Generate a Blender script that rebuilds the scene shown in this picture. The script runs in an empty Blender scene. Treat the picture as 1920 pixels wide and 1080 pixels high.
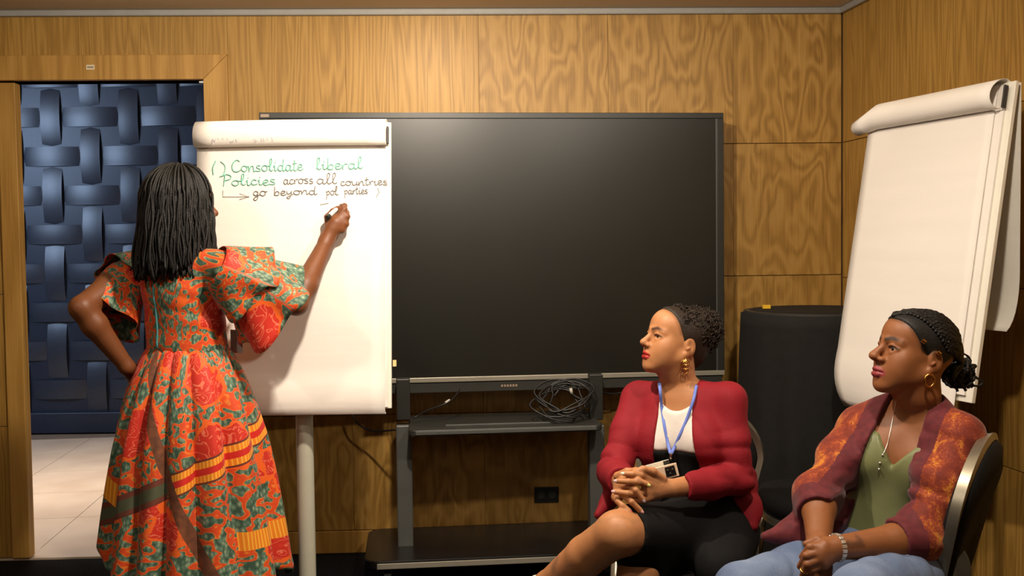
import bpy, math, random
import numpy as np
from mathutils import Vector, Matrix, Euler

random.seed(7); np.random.seed(7)
SC = bpy.context.scene
COL = SC.collection

# ------------------------------------------------------------------ camera
FPX = 1900.0
CAMZ = 1.34
PITCH = math.atan(78 / FPX)
ROLL = 0.0125
_F = np.array([0, math.cos(PITCH), -math.sin(PITCH)])
_U0 = np.array([0, math.sin(PITCH), math.cos(PITCH)])
_R0 = np.array([1.0, 0, 0])
_R = _R0 * math.cos(ROLL) - _U0 * math.sin(ROLL)
_U = _U0 * math.cos(ROLL) + _R0 * math.sin(ROLL)
CAM = np.array([0, 0, CAMZ])
cam_d = bpy.data.cameras.new('camera')
cam_d.sensor_width = 36.0
cam_d.lens = FPX / 1920 * 36.0
cam_d.clip_start = 0.05
cam = bpy.data.objects.new('camera', cam_d)
COL.objects.link(cam)
m4 = Matrix.Identity(4)
for i in range(3):
    m4[i][0] = _R[i]; m4[i][1] = _U[i]; m4[i][2] = -_F[i]; m4[i][3] = CAM[i]
cam.matrix_world = m4
SC.camera = cam

def ray(px, py):
    return _F * FPX + _R * (px - 960) + _U * (540 - py)

def P(px, py, y):
    """world point seen at photo pixel (px,py) that stands y metres in front of the camera"""
    d = ray(px, py)
    return CAM + d * (y / d[1])

def onplane(px, py, p0, n):
    d = ray(px, py)
    return CAM + d * (np.dot(np.asarray(p0) - CAM, n) / np.dot(d, n))

# ------------------------------------------------------------------ world, exposure, lights
w = bpy.data.worlds.new('world'); SC.world = w; w.use_nodes = True
w.node_tree.nodes['Background'].inputs[0].default_value = (1.0, 0.86, 0.68, 1)
w.node_tree.nodes['Background'].inputs[1].default_value = 0.03
SC.view_settings.view_transform = 'Standard'
SC.view_settings.look = 'None'
SC.view_settings.exposure = 0.0
SC.view_settings.gamma = 1.0
SC.view_settings.use_curve_mapping = False

def area(name, loc, target, size, power, col, size_y=None, spread=None):
    l = bpy.data.lights.new(name, 'AREA')
    l.energy = power; l.color = col
    l.shape = 'DISK' if size_y is None else 'RECTANGLE'
    l.size = size
    if size_y: l.size_y = size_y
    if spread: l.spread = math.radians(spread)
    o = bpy.data.objects.new(name, l); COL.objects.link(o)
    o.location = loc
    o.rotation_euler = (Vector(target) - Vector(loc)).to_track_quat('-Z', 'Y').to_euler()
    return o

WARM = (1.0, 0.86, 0.70)
LAMPS = [  # recessed ceiling downlights of the room: x, y, watts, tilt target
    ((-0.14, 2.5, 2.33), (-0.6, 3.45, 1.0), 0.09, 41),
    ((0.75, 2.0, 2.33), (0.85, 2.5, 0.5), 0.12, 24),
    ((-1.6, 1.2, 2.33), (-1.4, 2.6, 0.4), 0.15, 12),
    ((-0.35, 3.75, 2.33), (-0.35, 4.05, 0.0), 0.14, 6.5),
]
for i, (l, t, s, p) in enumerate(LAMPS):
    area('downlight_%d' % i, l, t, s, p, WARM)
# soft glow of the remaining ceiling lights behind the camera
area('ceiling_wash', (-0.2, -0.4, 2.33), (-0.1, 0.6, 0.0), 2.2, 18, (1.0, 0.86, 0.68), 1.6)
# added fill light aimed upward to brighten the ceiling; no fixture there
area('ceiling_fill', (-0.3, 3.15, 2.15), (-0.3, 3.75, 2.6), 3.0, 10, (1.0, 0.92, 0.80), 0.12)
# daylight in the corridor behind the doorway
area('corridor_daylight', (-4.65, 5.5, 2.3), (-2.7, 7.4, 1.0), 1.4, 66, (0.50, 0.68, 1.0), 1.0)
area('corridor_downlight', (-2.5, 5.5, 2.6), (-2.6, 5.7, 0.0), 0.5, 22, (1.0, 0.80, 0.62), spread=80)

# ------------------------------------------------------------------ node material helpers
class NT:
    def __init__(s, name):
        s.m = bpy.data.materials.new(name); s.m.use_nodes = True
        s.t = s.m.node_tree; s.n = s.t.nodes; s.l = s.t.links
        s.b = s.n['Principled BSDF']
    def node(s, typ, **kw):
        x = s.n.new(typ)
        for k, v in kw.items(): setattr(x, k, v)
        return x
    def link(s, a, b): s.l.new(a, b)
    def inp(s, x, v):
        if hasattr(v, 'links') or isinstance(v, bpy.types.NodeSocket): s.l.new(v, x)
        else: x.default_value = v
    def math(s, op, a, b=0.0, c=None):
        x = s.n.new('ShaderNodeMath'); x.operation = op
        s.inp(x.inputs[0], a); s.inp(x.inputs[1], b)
        if c is not None: s.inp(x.inputs[2], c)
        return x.outputs[0]
    def mix(s, f, a, b):
        x = s.n.new('ShaderNodeMix'); x.data_type = 'RGBA'
        s.inp(x.inputs[0], f); s.inp(x.inputs[6], a); s.inp(x.inputs[7], b)
        return x.outputs[2]
    def ramp(s, f, stops, interp='LINEAR'):
        x = s.n.new('ShaderNodeValToRGB'); x.color_ramp.interpolation = interp
        e = x.color_ramp.elements
        while len(e) < len(stops): e.new(0.5)
        for k, (p, c) in enumerate(stops):
            e[k].position = p; e[k].color = (*c, 1) if len(c) == 3 else c
        s.l.new(f, x.inputs[0]); return x.outputs[0]
    def noise(s, vec, scale, detail=3, rough=0.5, dist=0.0):
        x = s.n.new('ShaderNodeTexNoise')
        s.l.new(vec, x.inputs['Vector'])
        x.inputs['Scale'].default_value = scale; x.inputs['Detail'].default_value = detail
        x.inputs['Roughness'].default_value = rough; x.inputs['Distortion'].default_value = dist
        return x.outputs['Fac']
    def voro(s, vec, scale, feature='F1', out='Distance'):
        x = s.n.new('ShaderNodeTexVoronoi'); x.feature = feature
        s.l.new(vec, x.inputs['Vector']); x.inputs['Scale'].default_value = scale
        return x.outputs[out]
    def coord(s, kind='Object'):
        x = s.n.new('ShaderNodeTexCoord'); return x.outputs[kind]
    def pos(s):
        return s.n.new('ShaderNodeNewGeometry').outputs['Position']
    def mapping(s, vec, scale=(1, 1, 1), rot=(0, 0, 0), loc=(0, 0, 0)):
        x = s.n.new('ShaderNodeMapping'); s.l.new(vec, x.inputs[0])
        x.inputs['Scale'].default_value = scale; x.inputs['Rotation'].default_value = rot
        s.inp(x.inputs['Location'], loc)
        return x.outputs[0]
    def bump(s, h, strength=0.3, dist=0.01):
        x = s.n.new('ShaderNodeBump'); x.inputs['Strength'].default_value = strength
        x.inputs['Distance'].default_value = dist
        s.l.new(h, x.inputs['Height']); s.l.new(x.outputs[0], s.b.inputs['Normal'])
    def base(s, c):
        s.inp(s.b.inputs['Base Color'], c if not isinstance(c, tuple) or len(c) == 4 else (*c, 1))
        return s
    def set(s, rough=None, metal=None, spec=None, **kw):
        if rough is not None: s.inp(s.b.inputs['Roughness'], rough)
        if metal is not None: s.b.inputs['Metallic'].default_value = metal
        if spec is not None: s.b.inputs['Specular IOR Level'].default_value = spec
        for k, v in kw.items(): s.b.inputs[k.replace('_', ' ')].default_value = v
        return s

def S(r, g, b):
    """sRGB 0..255 -> linear"""
    f = lambda c: (c / 255) / 12.92 if c / 255 <= 0.04045 else ((c / 255 + 0.055) / 1.055) ** 2.4
    return (f(r), f(g), f(b))

def plain(name, c, rough=0.6, metal=0.0, spec=0.5, var=0.12, vscale=18, bump=0.0):
    t = NT(name); v = t.coord()
    n = t.noise(v, vscale, 4)
    lo = tuple(x * (1 - var) for x in c); hi = tuple(min(1, x * (1 + var)) for x in c)
    t.base(t.ramp(n, [(0.3, lo), (0.7, hi)])).set(rough, metal, spec)
    if bump: t.bump(t.noise(v, vscale * 12, 2), bump, 0.002)
    return t.m

# ------------------------------------------------------------------ mesh helpers
class MB:
    def __init__(s): s.v = []; s.f = []; s.uv = None
    def add(s, vs, fs):
        o = len(s.v); s.v += [tuple(map(float, v)) for v in vs]
        s.f += [tuple(i + o for i in f) for f in fs]; return s
    def box(s, c, size, M=None):
        hx, hy, hz = (x / 2 for x in size); vs = []
        for z in (-hz, hz):
            for x, y in ((-hx, -hy), (hx, -hy), (hx, hy), (-hx, hy)):
                p = np.array([x, y, z])
                if M is not None: p = M @ p
                vs.append(p + np.asarray(c))
        return s.add(vs, [(0, 3, 2, 1), (4, 5, 6, 7), (0, 1, 5, 4), (1, 2, 6, 5), (2, 3, 7, 6), (3, 0, 4, 7)])
    def hexa(s, p):  # 8 corners: 4 front, 4 back
        return s.add(p, [(0, 1, 2, 3), (7, 6, 5, 4), (0, 4, 5, 1), (1, 5, 6, 2), (2, 6, 7, 3), (3, 7, 4, 0)])
    def loft(s, rings, cap=True, closed=True):
        n = len(rings[0]); o = len(s.v)
        for r in rings: s.v += [tuple(map(float, p)) for p in r]
        for i in range(len(rings) - 1):
            for j in range(n if closed else n - 1):
                a = o + i * n + j; b = o + i * n + (j + 1) % n
                s.f.append((a, b, b + n, a + n))
        if cap and closed:
            s.f.append(tuple(range(o + n - 1, o - 1, -1)))
            e = o + (len(rings) - 1) * n
            s.f.append(tuple(range(e, e + n)))
        return s
    def tube(s, pts, r, n=8, cap=True, closed=False, flat=1.0):
        pts = [np.asarray(p, float) for p in pts]; m = len(pts)
        rr = r if hasattr(r, '__len__') else [r] * m
        T = []
        for i in range(m):
            a = pts[(i - 1) % m] if (i > 0 or closed) else pts[0]
            b = pts[(i + 1) % m] if (i < m - 1 or closed) else pts[-1]
            d = b - a; T.append(d / (np.linalg.norm(d) + 1e-12))
        up = np.array([0, 0, 1.0])
        if abs(T[0][2]) > 0.9: up = np.array([1.0, 0, 0])
        u = np.cross(T[0], up); u /= np.linalg.norm(u)
        rings = []
        for i in range(m):
            u = u - T[i] * np.dot(u, T[i]); u /= (np.linalg.norm(u) + 1e-12)
            v = np.cross(T[i], u)
            rings.append([pts[i] + rr[i] * (u * math.cos(q) + v * flat * math.sin(q)) for q in np.linspace(0, 2 * math.pi, n, endpoint=False)])
        if closed:
            rings.append(rings[0]); cap = False
        return s.loft(rings, cap)
    def sphere(s, c, r, nu=14, nv=9, M=None):
        c = np.asarray(c, float); r = np.array(r if hasattr(r, '__len__') else (r, r, r), float)
        vs = [np.array([0, 0, -1.0])]; 
        for i in range(1, nv):
            ph = -math.pi / 2 + math.pi * i / nv
            for j in range(nu):
                a = 2 * math.pi * j / nu
                vs.append(np.array([math.cos(ph) * math.cos(a), math.cos(ph) * math.sin(a), math.sin(ph)]))
        vs.append(np.array([0, 0, 1.0])); fs = []
        for j in range(nu):
            fs.append((0, 1 + (j + 1) % nu, 1 + j))
            fs.append((len(vs) - 1, 1 + (nv - 2) * nu + j, 1 + (nv - 2) * nu + (j + 1) % nu))
        for i in range(nv - 2):
            for j in range(nu):
                a = 1 + i * nu + j; b = 1 + i * nu + (j + 1) % nu
                fs.append((a, b, b + nu, a + nu))
        vs = [v * r for v in vs]
        if M is not None: vs = [M @ v for v in vs]
        return s.add([v + c for v in vs], fs)
    def grid(s, G, closed_u=False):
        """G[i][j] points -> sheet"""
        return s.loft(G, cap=False, closed=closed_u)
    def build(s, name, mat, parent=None, smooth=True, bevel=0.0, solid=0.0, sub=0, angle=None, origin=None):
        me = bpy.data.meshes.new(name)
        vs = s.v
        me.from_pydata(vs, [], s.f); me.update()
        import bmesh
        bm = bmesh.new(); bm.from_mesh(me); bmesh.ops.recalc_face_normals(bm, faces=bm.faces); bm.to_mesh(me); bm.free()
        o = bpy.data.objects.new(name, me); COL.objects.link(o)
        if mat: me.materials.append(mat)
        if smooth:
            me.polygons.foreach_set('use_smooth', [True] * len(me.polygons))
            if angle: me.set_sharp_from_angle(angle=math.radians(angle))
        if solid:
            md = o.modifiers.new('s', 'SOLIDIFY'); md.thickness = solid; md.offset = 0
        if bevel:
            md = o.modifiers.new('b', 'BEVEL'); md.width = bevel; md.segments = 2; md.limit_method = 'ANGLE'
            if smooth and not angle: me.set_sharp_from_angle(angle=math.radians(40))
        if sub:
            md = o.modifiers.new('u', 'SUBSURF'); md.levels = sub; md.render_levels = sub
        if origin is not None:
            ov = Vector([float(x) for x in origin])
            me.transform(Matrix.Translation(-ov)); o.location = ov
        if parent is not None:
            o.parent = parent; o.matrix_parent_inverse = parent_inv(parent)
        return o

def parent_inv(p):
    # world matrix of an unevaluated parent chain
    def wm(o):
        b = Matrix.LocRotScale(o.location, o.rotation_euler, o.scale)
        return wm(o.parent) @ o.matrix_parent_inverse @ b if o.parent else b
    return wm(p).inverted()

def empty(name, loc, label=None, cat=None, group=None, kind=None):
    o = bpy.data.objects.new(name, None); COL.objects.link(o)
    o.location = [float(x) for x in loc]; o.empty_display_size = 0.05
    return tag(o, label, cat, group, kind)

def tag(o, label=None, cat=None, group=None, kind=None):
    if label: o['label'] = label
    if cat: o['category'] = cat
    if group: o['group'] = group
    if kind: o['kind'] = kind
    return o

def catmull(pts, n=6, closed=False):
    pts = [np.asarray(p, float) for p in pts]; m = len(pts); out = []
    for i in range(m if closed else m - 1):
        g = lambda k: pts[k % m] if closed else pts[min(max(k, 0), m - 1)]
        p0, p1, p2, p3 = g(i - 1), g(i), g(i + 1), g(i + 2)
        for k in range(n):
            t = k / n
            out.append(0.5 * ((2 * p1) + (-p0 + p2) * t + (2 * p0 - 5 * p1 + 4 * p2 - p3) * t * t + (-p0 + 3 * p1 - 3 * p2 + p3) * t ** 3))
    if not closed: out.append(pts[-1])
    return out

def nrm(v):
    v = np.asarray(v, float); return v / np.linalg.norm(v)
# ================================================================== materials of the room
def wood_mat(name, c_lo, c_mid, c_hi, rough=0.48, rings=13.0, sx=6.5, sz=0.42):
    t = NT(name)
    p = t.pos()
    rnd = t.node('ShaderNodeObjectInfo').outputs['Random']
    off = t.node('ShaderNodeCombineXYZ')
    t.link(t.math('MULTIPLY', rnd, 37.0), off.inputs[0]); t.link(t.math('MULTIPLY', rnd, 11.0), off.inputs[2])
    add = t.node('ShaderNodeVectorMath', operation='ADD'); t.link(p, add.inputs[0]); t.link(off.outputs[0], add.inputs[1])
    v = t.mapping(add.outputs[0], scale=(sx, sx, sz))
    n = t.noise(v, 1.6, 2.0, 0.45, 0.25)
    ring = t.math('SINE', t.math('MULTIPLY', n, rings * 6.283))
    ring = t.math('MULTIPLY_ADD', ring, 0.5, 0.5)
    fine = t.noise(t.mapping(add.outputs[0], scale=(190, 190, 5)), 1.0, 2, 0.6)
    blot = t.noise(t.mapping(add.outputs[0], scale=(1.2, 1.2, 0.7)), 1.0, 2)
    f = t.math('ADD', t.math('MULTIPLY', ring, 0.34), t.math('MULTIPLY', fine, 0.66))
    c = t.ramp(f, [(0.18, c_lo), (0.5, c_mid), (0.85, c_hi)])
    dk = t.mix(t.math('MULTIPLY', t.math('SUBTRACT', blot, 0.35), 0.9), c, tuple(x * 0.72 for x in c_mid) + (1,))
    dk2 = t.mix(t.math('MULTIPLY', t.math('SUBTRACT', rnd, 0.4), 0.16), dk, tuple(x * 0.7 for x in c_lo) + (1,))
    t.base(dk2).set(rough, spec=0.4)
    t.bump(fine, 0.08, 0.002)
    return t.m
M_OAK = wood_mat('oak_veneer', S(136, 100, 42), S(168, 127, 58), S(186, 146, 76))
M_OAKC = wood_mat('oak_veneer_cathedral', S(130, 95, 40), S(166, 125, 58), S(188, 148, 80), rings=8.0, sx=4.6, sz=1.7)
M_OAKF = wood_mat('oak_frame', S(152, 110, 48), S(178, 134, 64), S(196, 152, 80), rings=9, sx=3.0, sz=0.25)
M_JOINT = plain('panel_joint_board', S(104, 74, 36), 0.8)  # backing board, its own brown shows in the panel joints
M_CEIL = plain('ceiling_paint', S(206, 188, 160), 0.9, var=0.03, vscale=2)
M_COVE = plain('cornice_grey', S(150, 148, 142), 0.5, var=0.05)

def carpet():
    t = NT('carpet_dark'); p = t.pos()
    n = t.noise(p, 260, 2, 0.7); s = t.voro(p, 70)
    c = t.ramp(n, [(0.42, S(16, 16, 17)), (0.6, S(34, 33, 33)), (0.72, S(74, 72, 68))])
    t.base(c).set(0.95, spec=0.1); t.bump(n, 0.8, 0.01); return t.m
def tilemat():
    t = NT('hall_tile'); p = t.pos()
    n = t.noise(p, 3, 5); t.base(t.ramp(n, [(0.3, S(196, 178, 158)), (0.7, S(214, 198, 178))])).set(0.28, spec=0.4); return t.m
M_CARPET = carpet(); M_TILE = tilemat()
M_GROUT = plain('tile_grout', S(120, 104, 88), 0.9)
def leather():
    t = NT('woven_leather'); p = t.coord('Object')
    n = t.noise(p, 30, 2, 0.5)
    t.base(t.ramp(n, [(0.3, S(34, 41, 54)), (0.7, S(39, 47, 62))])).set(0.38, spec=0.8)
    t.bump(n, 0.04, 0.003); return t.m
M_WEAVE = leather()
M_WEAVEB = plain('weave_backing', S(36, 44, 60), 0.38, vscale=40)

# ================================================================== shell
CORN = np.array([1.468, 4.5, 0.0])              # back right corner of the room
YAW = math.radians(2.2)
WD = np.array([math.cos(YAW), math.sin(YAW), 0])   # along the back wall, to the right
WN = np.array([math.sin(YAW), -math.cos(YAW), 0])  # out of the back wall, into the room
RA = math.radians(7.2)
RD = np.array([math.sin(RA), -math.cos(RA), 0])    # along the right wall, towards the camera
RN = np.array([-math.cos(RA), -math.sin(RA), 0])
ZC = 2.37
Zv = np.array([0, 0, 1.0])
def wallpt(s, z, off=0.0): return CORN + WD * s + WN * off + Zv * z
def rwallpt(s, z, off=0.0): return CORN + RD * s + RN * off + Zv * z
def wall_s(px, py):
    q = onplane(px, py, CORN, WN); return float(np.dot(q - CORN, WD)), float(q[2])
def slab(ptf, s0, s1, z0, z1, o0, o1):
    return [ptf(s0, z0, o1), ptf(s1, z0, o1), ptf(s1, z1, o1), ptf(s0, z1, o1),
            ptf(s0, z0, o0), ptf(s1, z0, o0), ptf(s1, z1, o0), ptf(s0, z1, o0)]

s_in = wall_s(383, 150)[0]      # right side of the door opening
s_fr = wall_s(427, 105)[0]      # outer side of the right casing
z_in = wall_s(300, 150)[1]
z_fr = wall_s(300, 104)[1]
s_lf = wall_s(26, 152)[0]       # edge of the closed leaf
SL = -5.2

m = MB()
for a in ((SL, s_lf - 0.9, 0, ZC), (s_lf - 0.9, s_in, z_in, ZC), (s_in, 0.12, 0, ZC)):
    m.hexa(slab(wallpt, a[0], a[1], a[2], a[3], -0.10, -0.012))
wall_back = tag(m.build('wall_back', M_JOINT, smooth=False, origin=wallpt(-2, 0)), kind='structure')
rows = [0.10, 0.61, 1.197, 1.78, ZC - 0.012]
G = 0.0016
def panel(ptf, s0, s1, z0, z1, parent, nm='panel', mat=None):
    mb = MB().hexa(slab(ptf, s0 + G * .3, s1 - G * .3, z0 + G, z1 - G, -0.012, 0.0))
    return mb.build(nm, mat or M_OAK, parent, smooth=False, bevel=0.0006, origin=ptf((s0 + s1) / 2, (z0 + z1) / 2))
cols = [s_fr, wall_s(663, 900)[0], wall_s(898, 130)[0], wall_s(1140, 130)[0], wall_s(1375, 300)[0], -0.005]
for i in range(5):
    for k in range(4):
        panel(wallpt, cols[i], cols[i + 1], rows[k], rows[k + 1], wall_back, mat=M_OAKC if i >= 2 or k == 0 else None)
for a, b in ((s_fr - 0.62, s_fr), (s_fr - 1.24, s_fr - 0.62), (s_fr - 1.86, s_fr - 1.24), (s_fr - 2.48, s_fr - 1.86)):
    panel(wallpt, a, b, z_fr, rows[4], wall_back)
for k in range(4):
    panel(wallpt, SL, s_fr - 1.86 - 0.1, rows[k], min(rows[k + 1], z_fr), wall_back)
m = MB().hexa(slab(wallpt, s_fr, 0.0, 0.0, 0.098, -0.012, 0.006))
tag(m.build('baseboard_back', M_OAKF, smooth=False, bevel=0.003, origin=wallpt(-1, 0)), kind='structure')

m = MB().hexa(slab(rwallpt, -0.1, 7.4, 0, ZC, -0.10, -0.012))
wall_right = tag(m.build('wall_right', M_JOINT, smooth=False, origin=rwallpt(2, 0)), kind='structure')
rrows = [0.0, 0.595, 1.185, 1.78, ZC - 0.012]
rs = [0.005, 0.42, 0.93, 1.46, 2.03, 2.6, 3.2, 3.8, 4.4, 5.0, 5.6, 6.2, 6.8]
rs[2] = float(np.dot(onplane(1790, 60, CORN, RN) - CORN, RD)); rs[1] = rs[2] * 0.5
for i in range(len(rs) - 1):
    for k in range(4):
        panel(rwallpt, rs[i], rs[i + 1], rrows[k], rrows[k + 1], wall_right)

# other sides of the room (behind and beside the camera)
XL = wallpt(SL, 0)[0]; YF = -2.6
m = MB().box((XL - 0.05, 0.9, ZC / 2), (0.1, 7.2, ZC)); tag(m.build('wall_left', M_OAK, smooth=False, origin=(XL, 0.9, 0)), kind='structure')
m = MB().box((-0.6, YF - 0.05, ZC / 2), (6.8, 0.1, ZC)); tag(m.build('wall_front', M_OAK, smooth=False, origin=(-0.6, YF, 0)), kind='structure')
fl = [wallpt(SL - 0.05, 0), wallpt(0.1, 0), rwallpt(7.4, 0), np.array([XL - 0.1, YF, 0])]
dn = np.array([0, 0, -0.06])
m = MB().hexa([p + dn for p in fl] + list(fl)); m.f = [tuple(reversed(f)) for f in m.f]
tag(m.build('floor', M_CARPET, smooth=False, origin=(0, 1, 0)), kind='structure')
up = np.array([0, 0, ZC])
m = MB().hexa([p + up for p in fl] + [p + up + np.array([0, 0, 0.06]) for p in fl])
tag(m.build('ceiling', M_CEIL, smooth=False, origin=(0, 1, ZC)), kind='structure')
# grey cornice strip
m = MB().hexa(slab(wallpt, SL, 0.0, ZC - 0.028, ZC - 0.001, 0.0, 0.022))
tag(m.build('trim_1', M_COVE, smooth=False, bevel=0.006, origin=wallpt(-2, ZC)), kind='structure')
m = MB().hexa(slab(rwallpt, 0.0, 6.8, ZC - 0.028, ZC - 0.001, 0.0, 0.022))
tag(m.build('trim_2', M_COVE, smooth=False, bevel=0.006, origin=rwallpt(2, ZC)), kind='structure')

# ---------------- doorway: casing, closed leaf
door = empty('door_1', wallpt(s_lf, 0), 'oak door casing and closed oak leaf beside the open doorway', kind='structure')
w_c = z_fr - z_in
def cas(name, pts_sz):
    f = [wallpt(s, z, 0.018) for s, z in pts_sz]; b = [wallpt(s, z, -0.10) for s, z in pts_sz]
    return MB().hexa(f + b).build(name, M_OAKF, door, smooth=False, bevel=0.002, origin=f[0])
g = 0.0012
cas('casing_jamb', [(s_in, 0), (s_fr, 0), (s_fr, z_fr - g), (s_in, z_in - g)])
cas('casing_head', [(s_lf - 1.4, z_in), (s_in, z_in), (s_fr, z_fr), (s_lf - 1.4, z_fr)])
lrows = [0.008, 0.585, 1.16, z_in - 0.006]
for k in range(3):
    mb = MB().hexa(slab(wallpt, s_lf - 0.95, s_lf - 0.078, lrows[k] + g, lrows[k + 1] - g, -0.06, -0.018))
    mb.build('leaf_panel', M_OAK, door, smooth=False, bevel=0.001, origin=wallpt(s_lf - 0.5, lrows[k]))
MB().hexa(slab(wallpt, s_lf - 0.076, s_lf, 0.008, z_in - 0.006, -0.06, -0.006)).build('leaf_stile', M_OAKF, door, smooth=False, bevel=0.003, origin=wallpt(s_lf, 0))
# small asset sticker on the head casing and a door catch
M_STICK = plain('sticker_paper', S(214, 200, 168), 0.6)
M_INKD = plain('dark_ink', S(60, 56, 52), 0.7)
sa, za = wall_s(165, 132); sb, zb = wall_s(180, 123)
st = MB().hexa(slab(wallpt, sa, sb, za, zb, 0.018, 0.0192)).build('door_sticker', M_STICK, door, smooth=False, origin=wallpt(sa, za))
mk = MB()
for k in range(4):
    q = sa + (sb - sa) * (0.16 + 0.19 * k)
    mk.hexa(slab(wallpt, q, q + (sb - sa) * 0.11, za + (zb - za) * 0.32, za + (zb - za) * 0.68, 0.0192, 0.0197))
mk.build('printed_code', M_INKD, st, smooth=False)
M_STEEL = plain('brushed_steel', S(190, 186, 178), 0.3, 1.0)
MB().box(wallpt(s_in - 0.012, z_in - 0.006, -0.03), (0.03, 0.02, 0.008)).build('door_catch', M_STEEL, door, smooth=False)

# ---------------- corridor behind the doorway
YH = 7.5
hall = tag(MB().box((-2.7, YH + 0.046, 1.45), (4.2, 0.08, 2.9)).build('wall_hall', M_WEAVEB, smooth=False, origin=(-2.7, YH, 0)), kind='structure')
pit = 36.4 * YH / FPX
x0 = P(95, 220, YH)[0]; z0 = P(95, 220, YH)[2]
wdt = pit * 0.985; L = pit * 3.04; bul = 0.030
def strip_mesh():
    mb = MB(); G_ = []
    for i in range(13):
        t = -1 + 2 * i / 12
        d = bul * math.cos(t * math.pi / 2) ** 0.8 if abs(t) < 1 else 0.0
        G_.append([(x * wdt / 2, -d - 0.004 * (1 - abs(x)) + 0.012, t * L / 2) for x in (-1, -0.6, 0, 0.6, 1)])
    mb.grid(G_)
    me = bpy.data.meshes.new('weave_strip'); me.from_pydata(mb.v, [], mb.f)
    me.polygons.foreach_set('use_smooth', [True] * len(me.polygons)); me.materials.append(M_WEAVE); me.flip_normals(); return me
SM = strip_mesh()
hinv = parent_inv(hall)
for r in range(-8, 10):
    for c in range(-3, 9):
        x = x0 + c * 2 * pit; z = z0 - r * 2 * pit
        if z < 0.28 or z > 2.75 or x > -1.0 or x < -4.6: continue
        o = bpy.data.objects.new('weave_strip', SM); COL.objects.link(o)
        o.location = (x, YH - 0.0, z); o.parent = hall; o.matrix_parent_inverse = hinv
        if (r + c) % 2: o.rotation_euler = (0, math.pi / 2, 0)
MB().box((-2.7, YH - 0.02, 0.075), (4.2, 0.06, 0.15)).build('bottom_rail', M_WEAVEB, hall, smooth=False, bevel=0.004)
# corridor floor of large tiles
fh = tag(MB().box((-2.7, 5.98, -0.035), (4.2, 3.1, 0.05)).build('floor_hall', M_GROUT, smooth=False, origin=(-2.7, 5.9, 0)), kind='structure')
ta = math.radians(6.8); tx = np.array([math.cos(ta), math.sin(ta), 0]); ty = np.array([-math.sin(ta), math.cos(ta), 0])
o0 = np.array([P(72, 1037, 4.51)[0], 4.51, 0]); TS = 0.565
for i in range(-4, 3):
    for j in range(-1, 6):
        a = o0 + tx * TS * i + ty * TS * j
        c_ = a + (tx + ty) * TS / 2
        if c_[0] < -4.5 or c_[0] > -0.9 or c_[1] < 4.66 or c_[1] > 7.4: continue
        q = [a + tx * .0015 + ty * .0015, a + tx * (TS - .0015) + ty * .0015, a + (tx + ty) * (TS - .0015), a + ty * (TS - .0015) + tx * .0015]
        for v in q: v[1] = min(v[1], YH - 0.06); v[2] = 0.0
        q2 = [v - np.array([0, 0, 0.012]) for v in q]
        MB().hexa(q2 + q).build('floor_tile', M_TILE, fh, smooth=False, origin=c_)
# threshold strip between carpet and tiles
m = MB().hexa(slab(wallpt, s_lf - 0.5, s_in, -0.005, 0.004, -0.16, -0.02))
tag(m.build('trim_3', M_TILE, smooth=False, origin=wallpt(s_lf, 0)), kind='structure')
M_HW = plain('corridor_plaster', S(150, 150, 150), 0.9)
tag(MB().box((-4.85, 5.95, 1.45), (0.1, 3.1, 2.9)).build('wall_hall_left', M_HW, smooth=False, origin=(-4.85, 5.95, 0)), kind='structure')
tag(MB().box((-0.6, 5.98, 1.45), (0.1, 3.1, 2.9)).build('wall_hall_right', M_HW, smooth=False, origin=(-0.6, 5.98, 0)), kind='structure')
tag(MB().box((-2.7, 5.98, 2.94), (4.3, 3.1, 0.08)).build('ceiling_hall', M_CEIL, smooth=False, origin=(-2.7, 5.98, 2.9)), kind='structure')
tag(MB().hexa(slab(wallpt, SL, 0.12, ZC, 2.95, -0.16, -0.10)).build('wall_hall_front', M_HW, smooth=False, origin=wallpt(-2, ZC)), kind='structure')
# ================================================================== display on its stand
M_BEZ = plain('display_bezel_black', S(40, 40, 36), 0.42, var=0.05)
M_DGREY = plain('powder_coat_dark_grey', S(58, 58, 54), 0.45, 0.3, var=0.06)
M_DGREY2 = plain('powder_coat_mid_grey', S(92, 93, 90), 0.45, 0.3, var=0.06)
M_BLKP = plain('satin_black_plate', S(24, 23, 22), 0.28, var=0.08)
M_SILV = plain('anodised_strip', S(158, 152, 138), 0.4, 0.35, var=0.04)
def screenmat():
    t = NT('anti_glare_screen'); p = t.coord()
    t.base(t.ramp(t.noise(p, 3, 2), [(0.3, S(24, 23, 18)), (0.7, S(28, 27, 21))])).set(0.36, spec=0.5)
    return t.m
M_SCR = screenmat()
def quadframe(tl, tr, bl, th):
    tl, tr, bl = map(np.asarray, (tl, tr, bl))
    ux = tr - tl; uz = tl - bl; n = nrm(np.cross(ux, uz))     # towards camera
    return ux, uz, n
TVL, TVR = 4.14, 4.33
tl = P(486, 216, TVL); tr = P(1356, 207, TVR)
bz = (P(745, 712, 4.2)[2] + P(1300, 702, TVR)[2]) / 2
tl[2] = tr[2] = (tl[2] + tr[2]) / 2
bl = np.array([tl[0], tl[1], bz])
ux, uz, tn = quadframe(tl, tr, bl, 0)
W_, H_ = np.linalg.norm(ux), np.linalg.norm(uz); ex = ux / W_; ez = uz / H_
M3 = np.column_stack([ex, -tn, ez])
def tvp(u, v, o=0.0): return bl + ex * u + ez * v + tn * o
tv = empty('interactive_display', tvp(W_ / 2, 0), 'very large black wall-wide flat display behind the flip chart', 'display')
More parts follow.
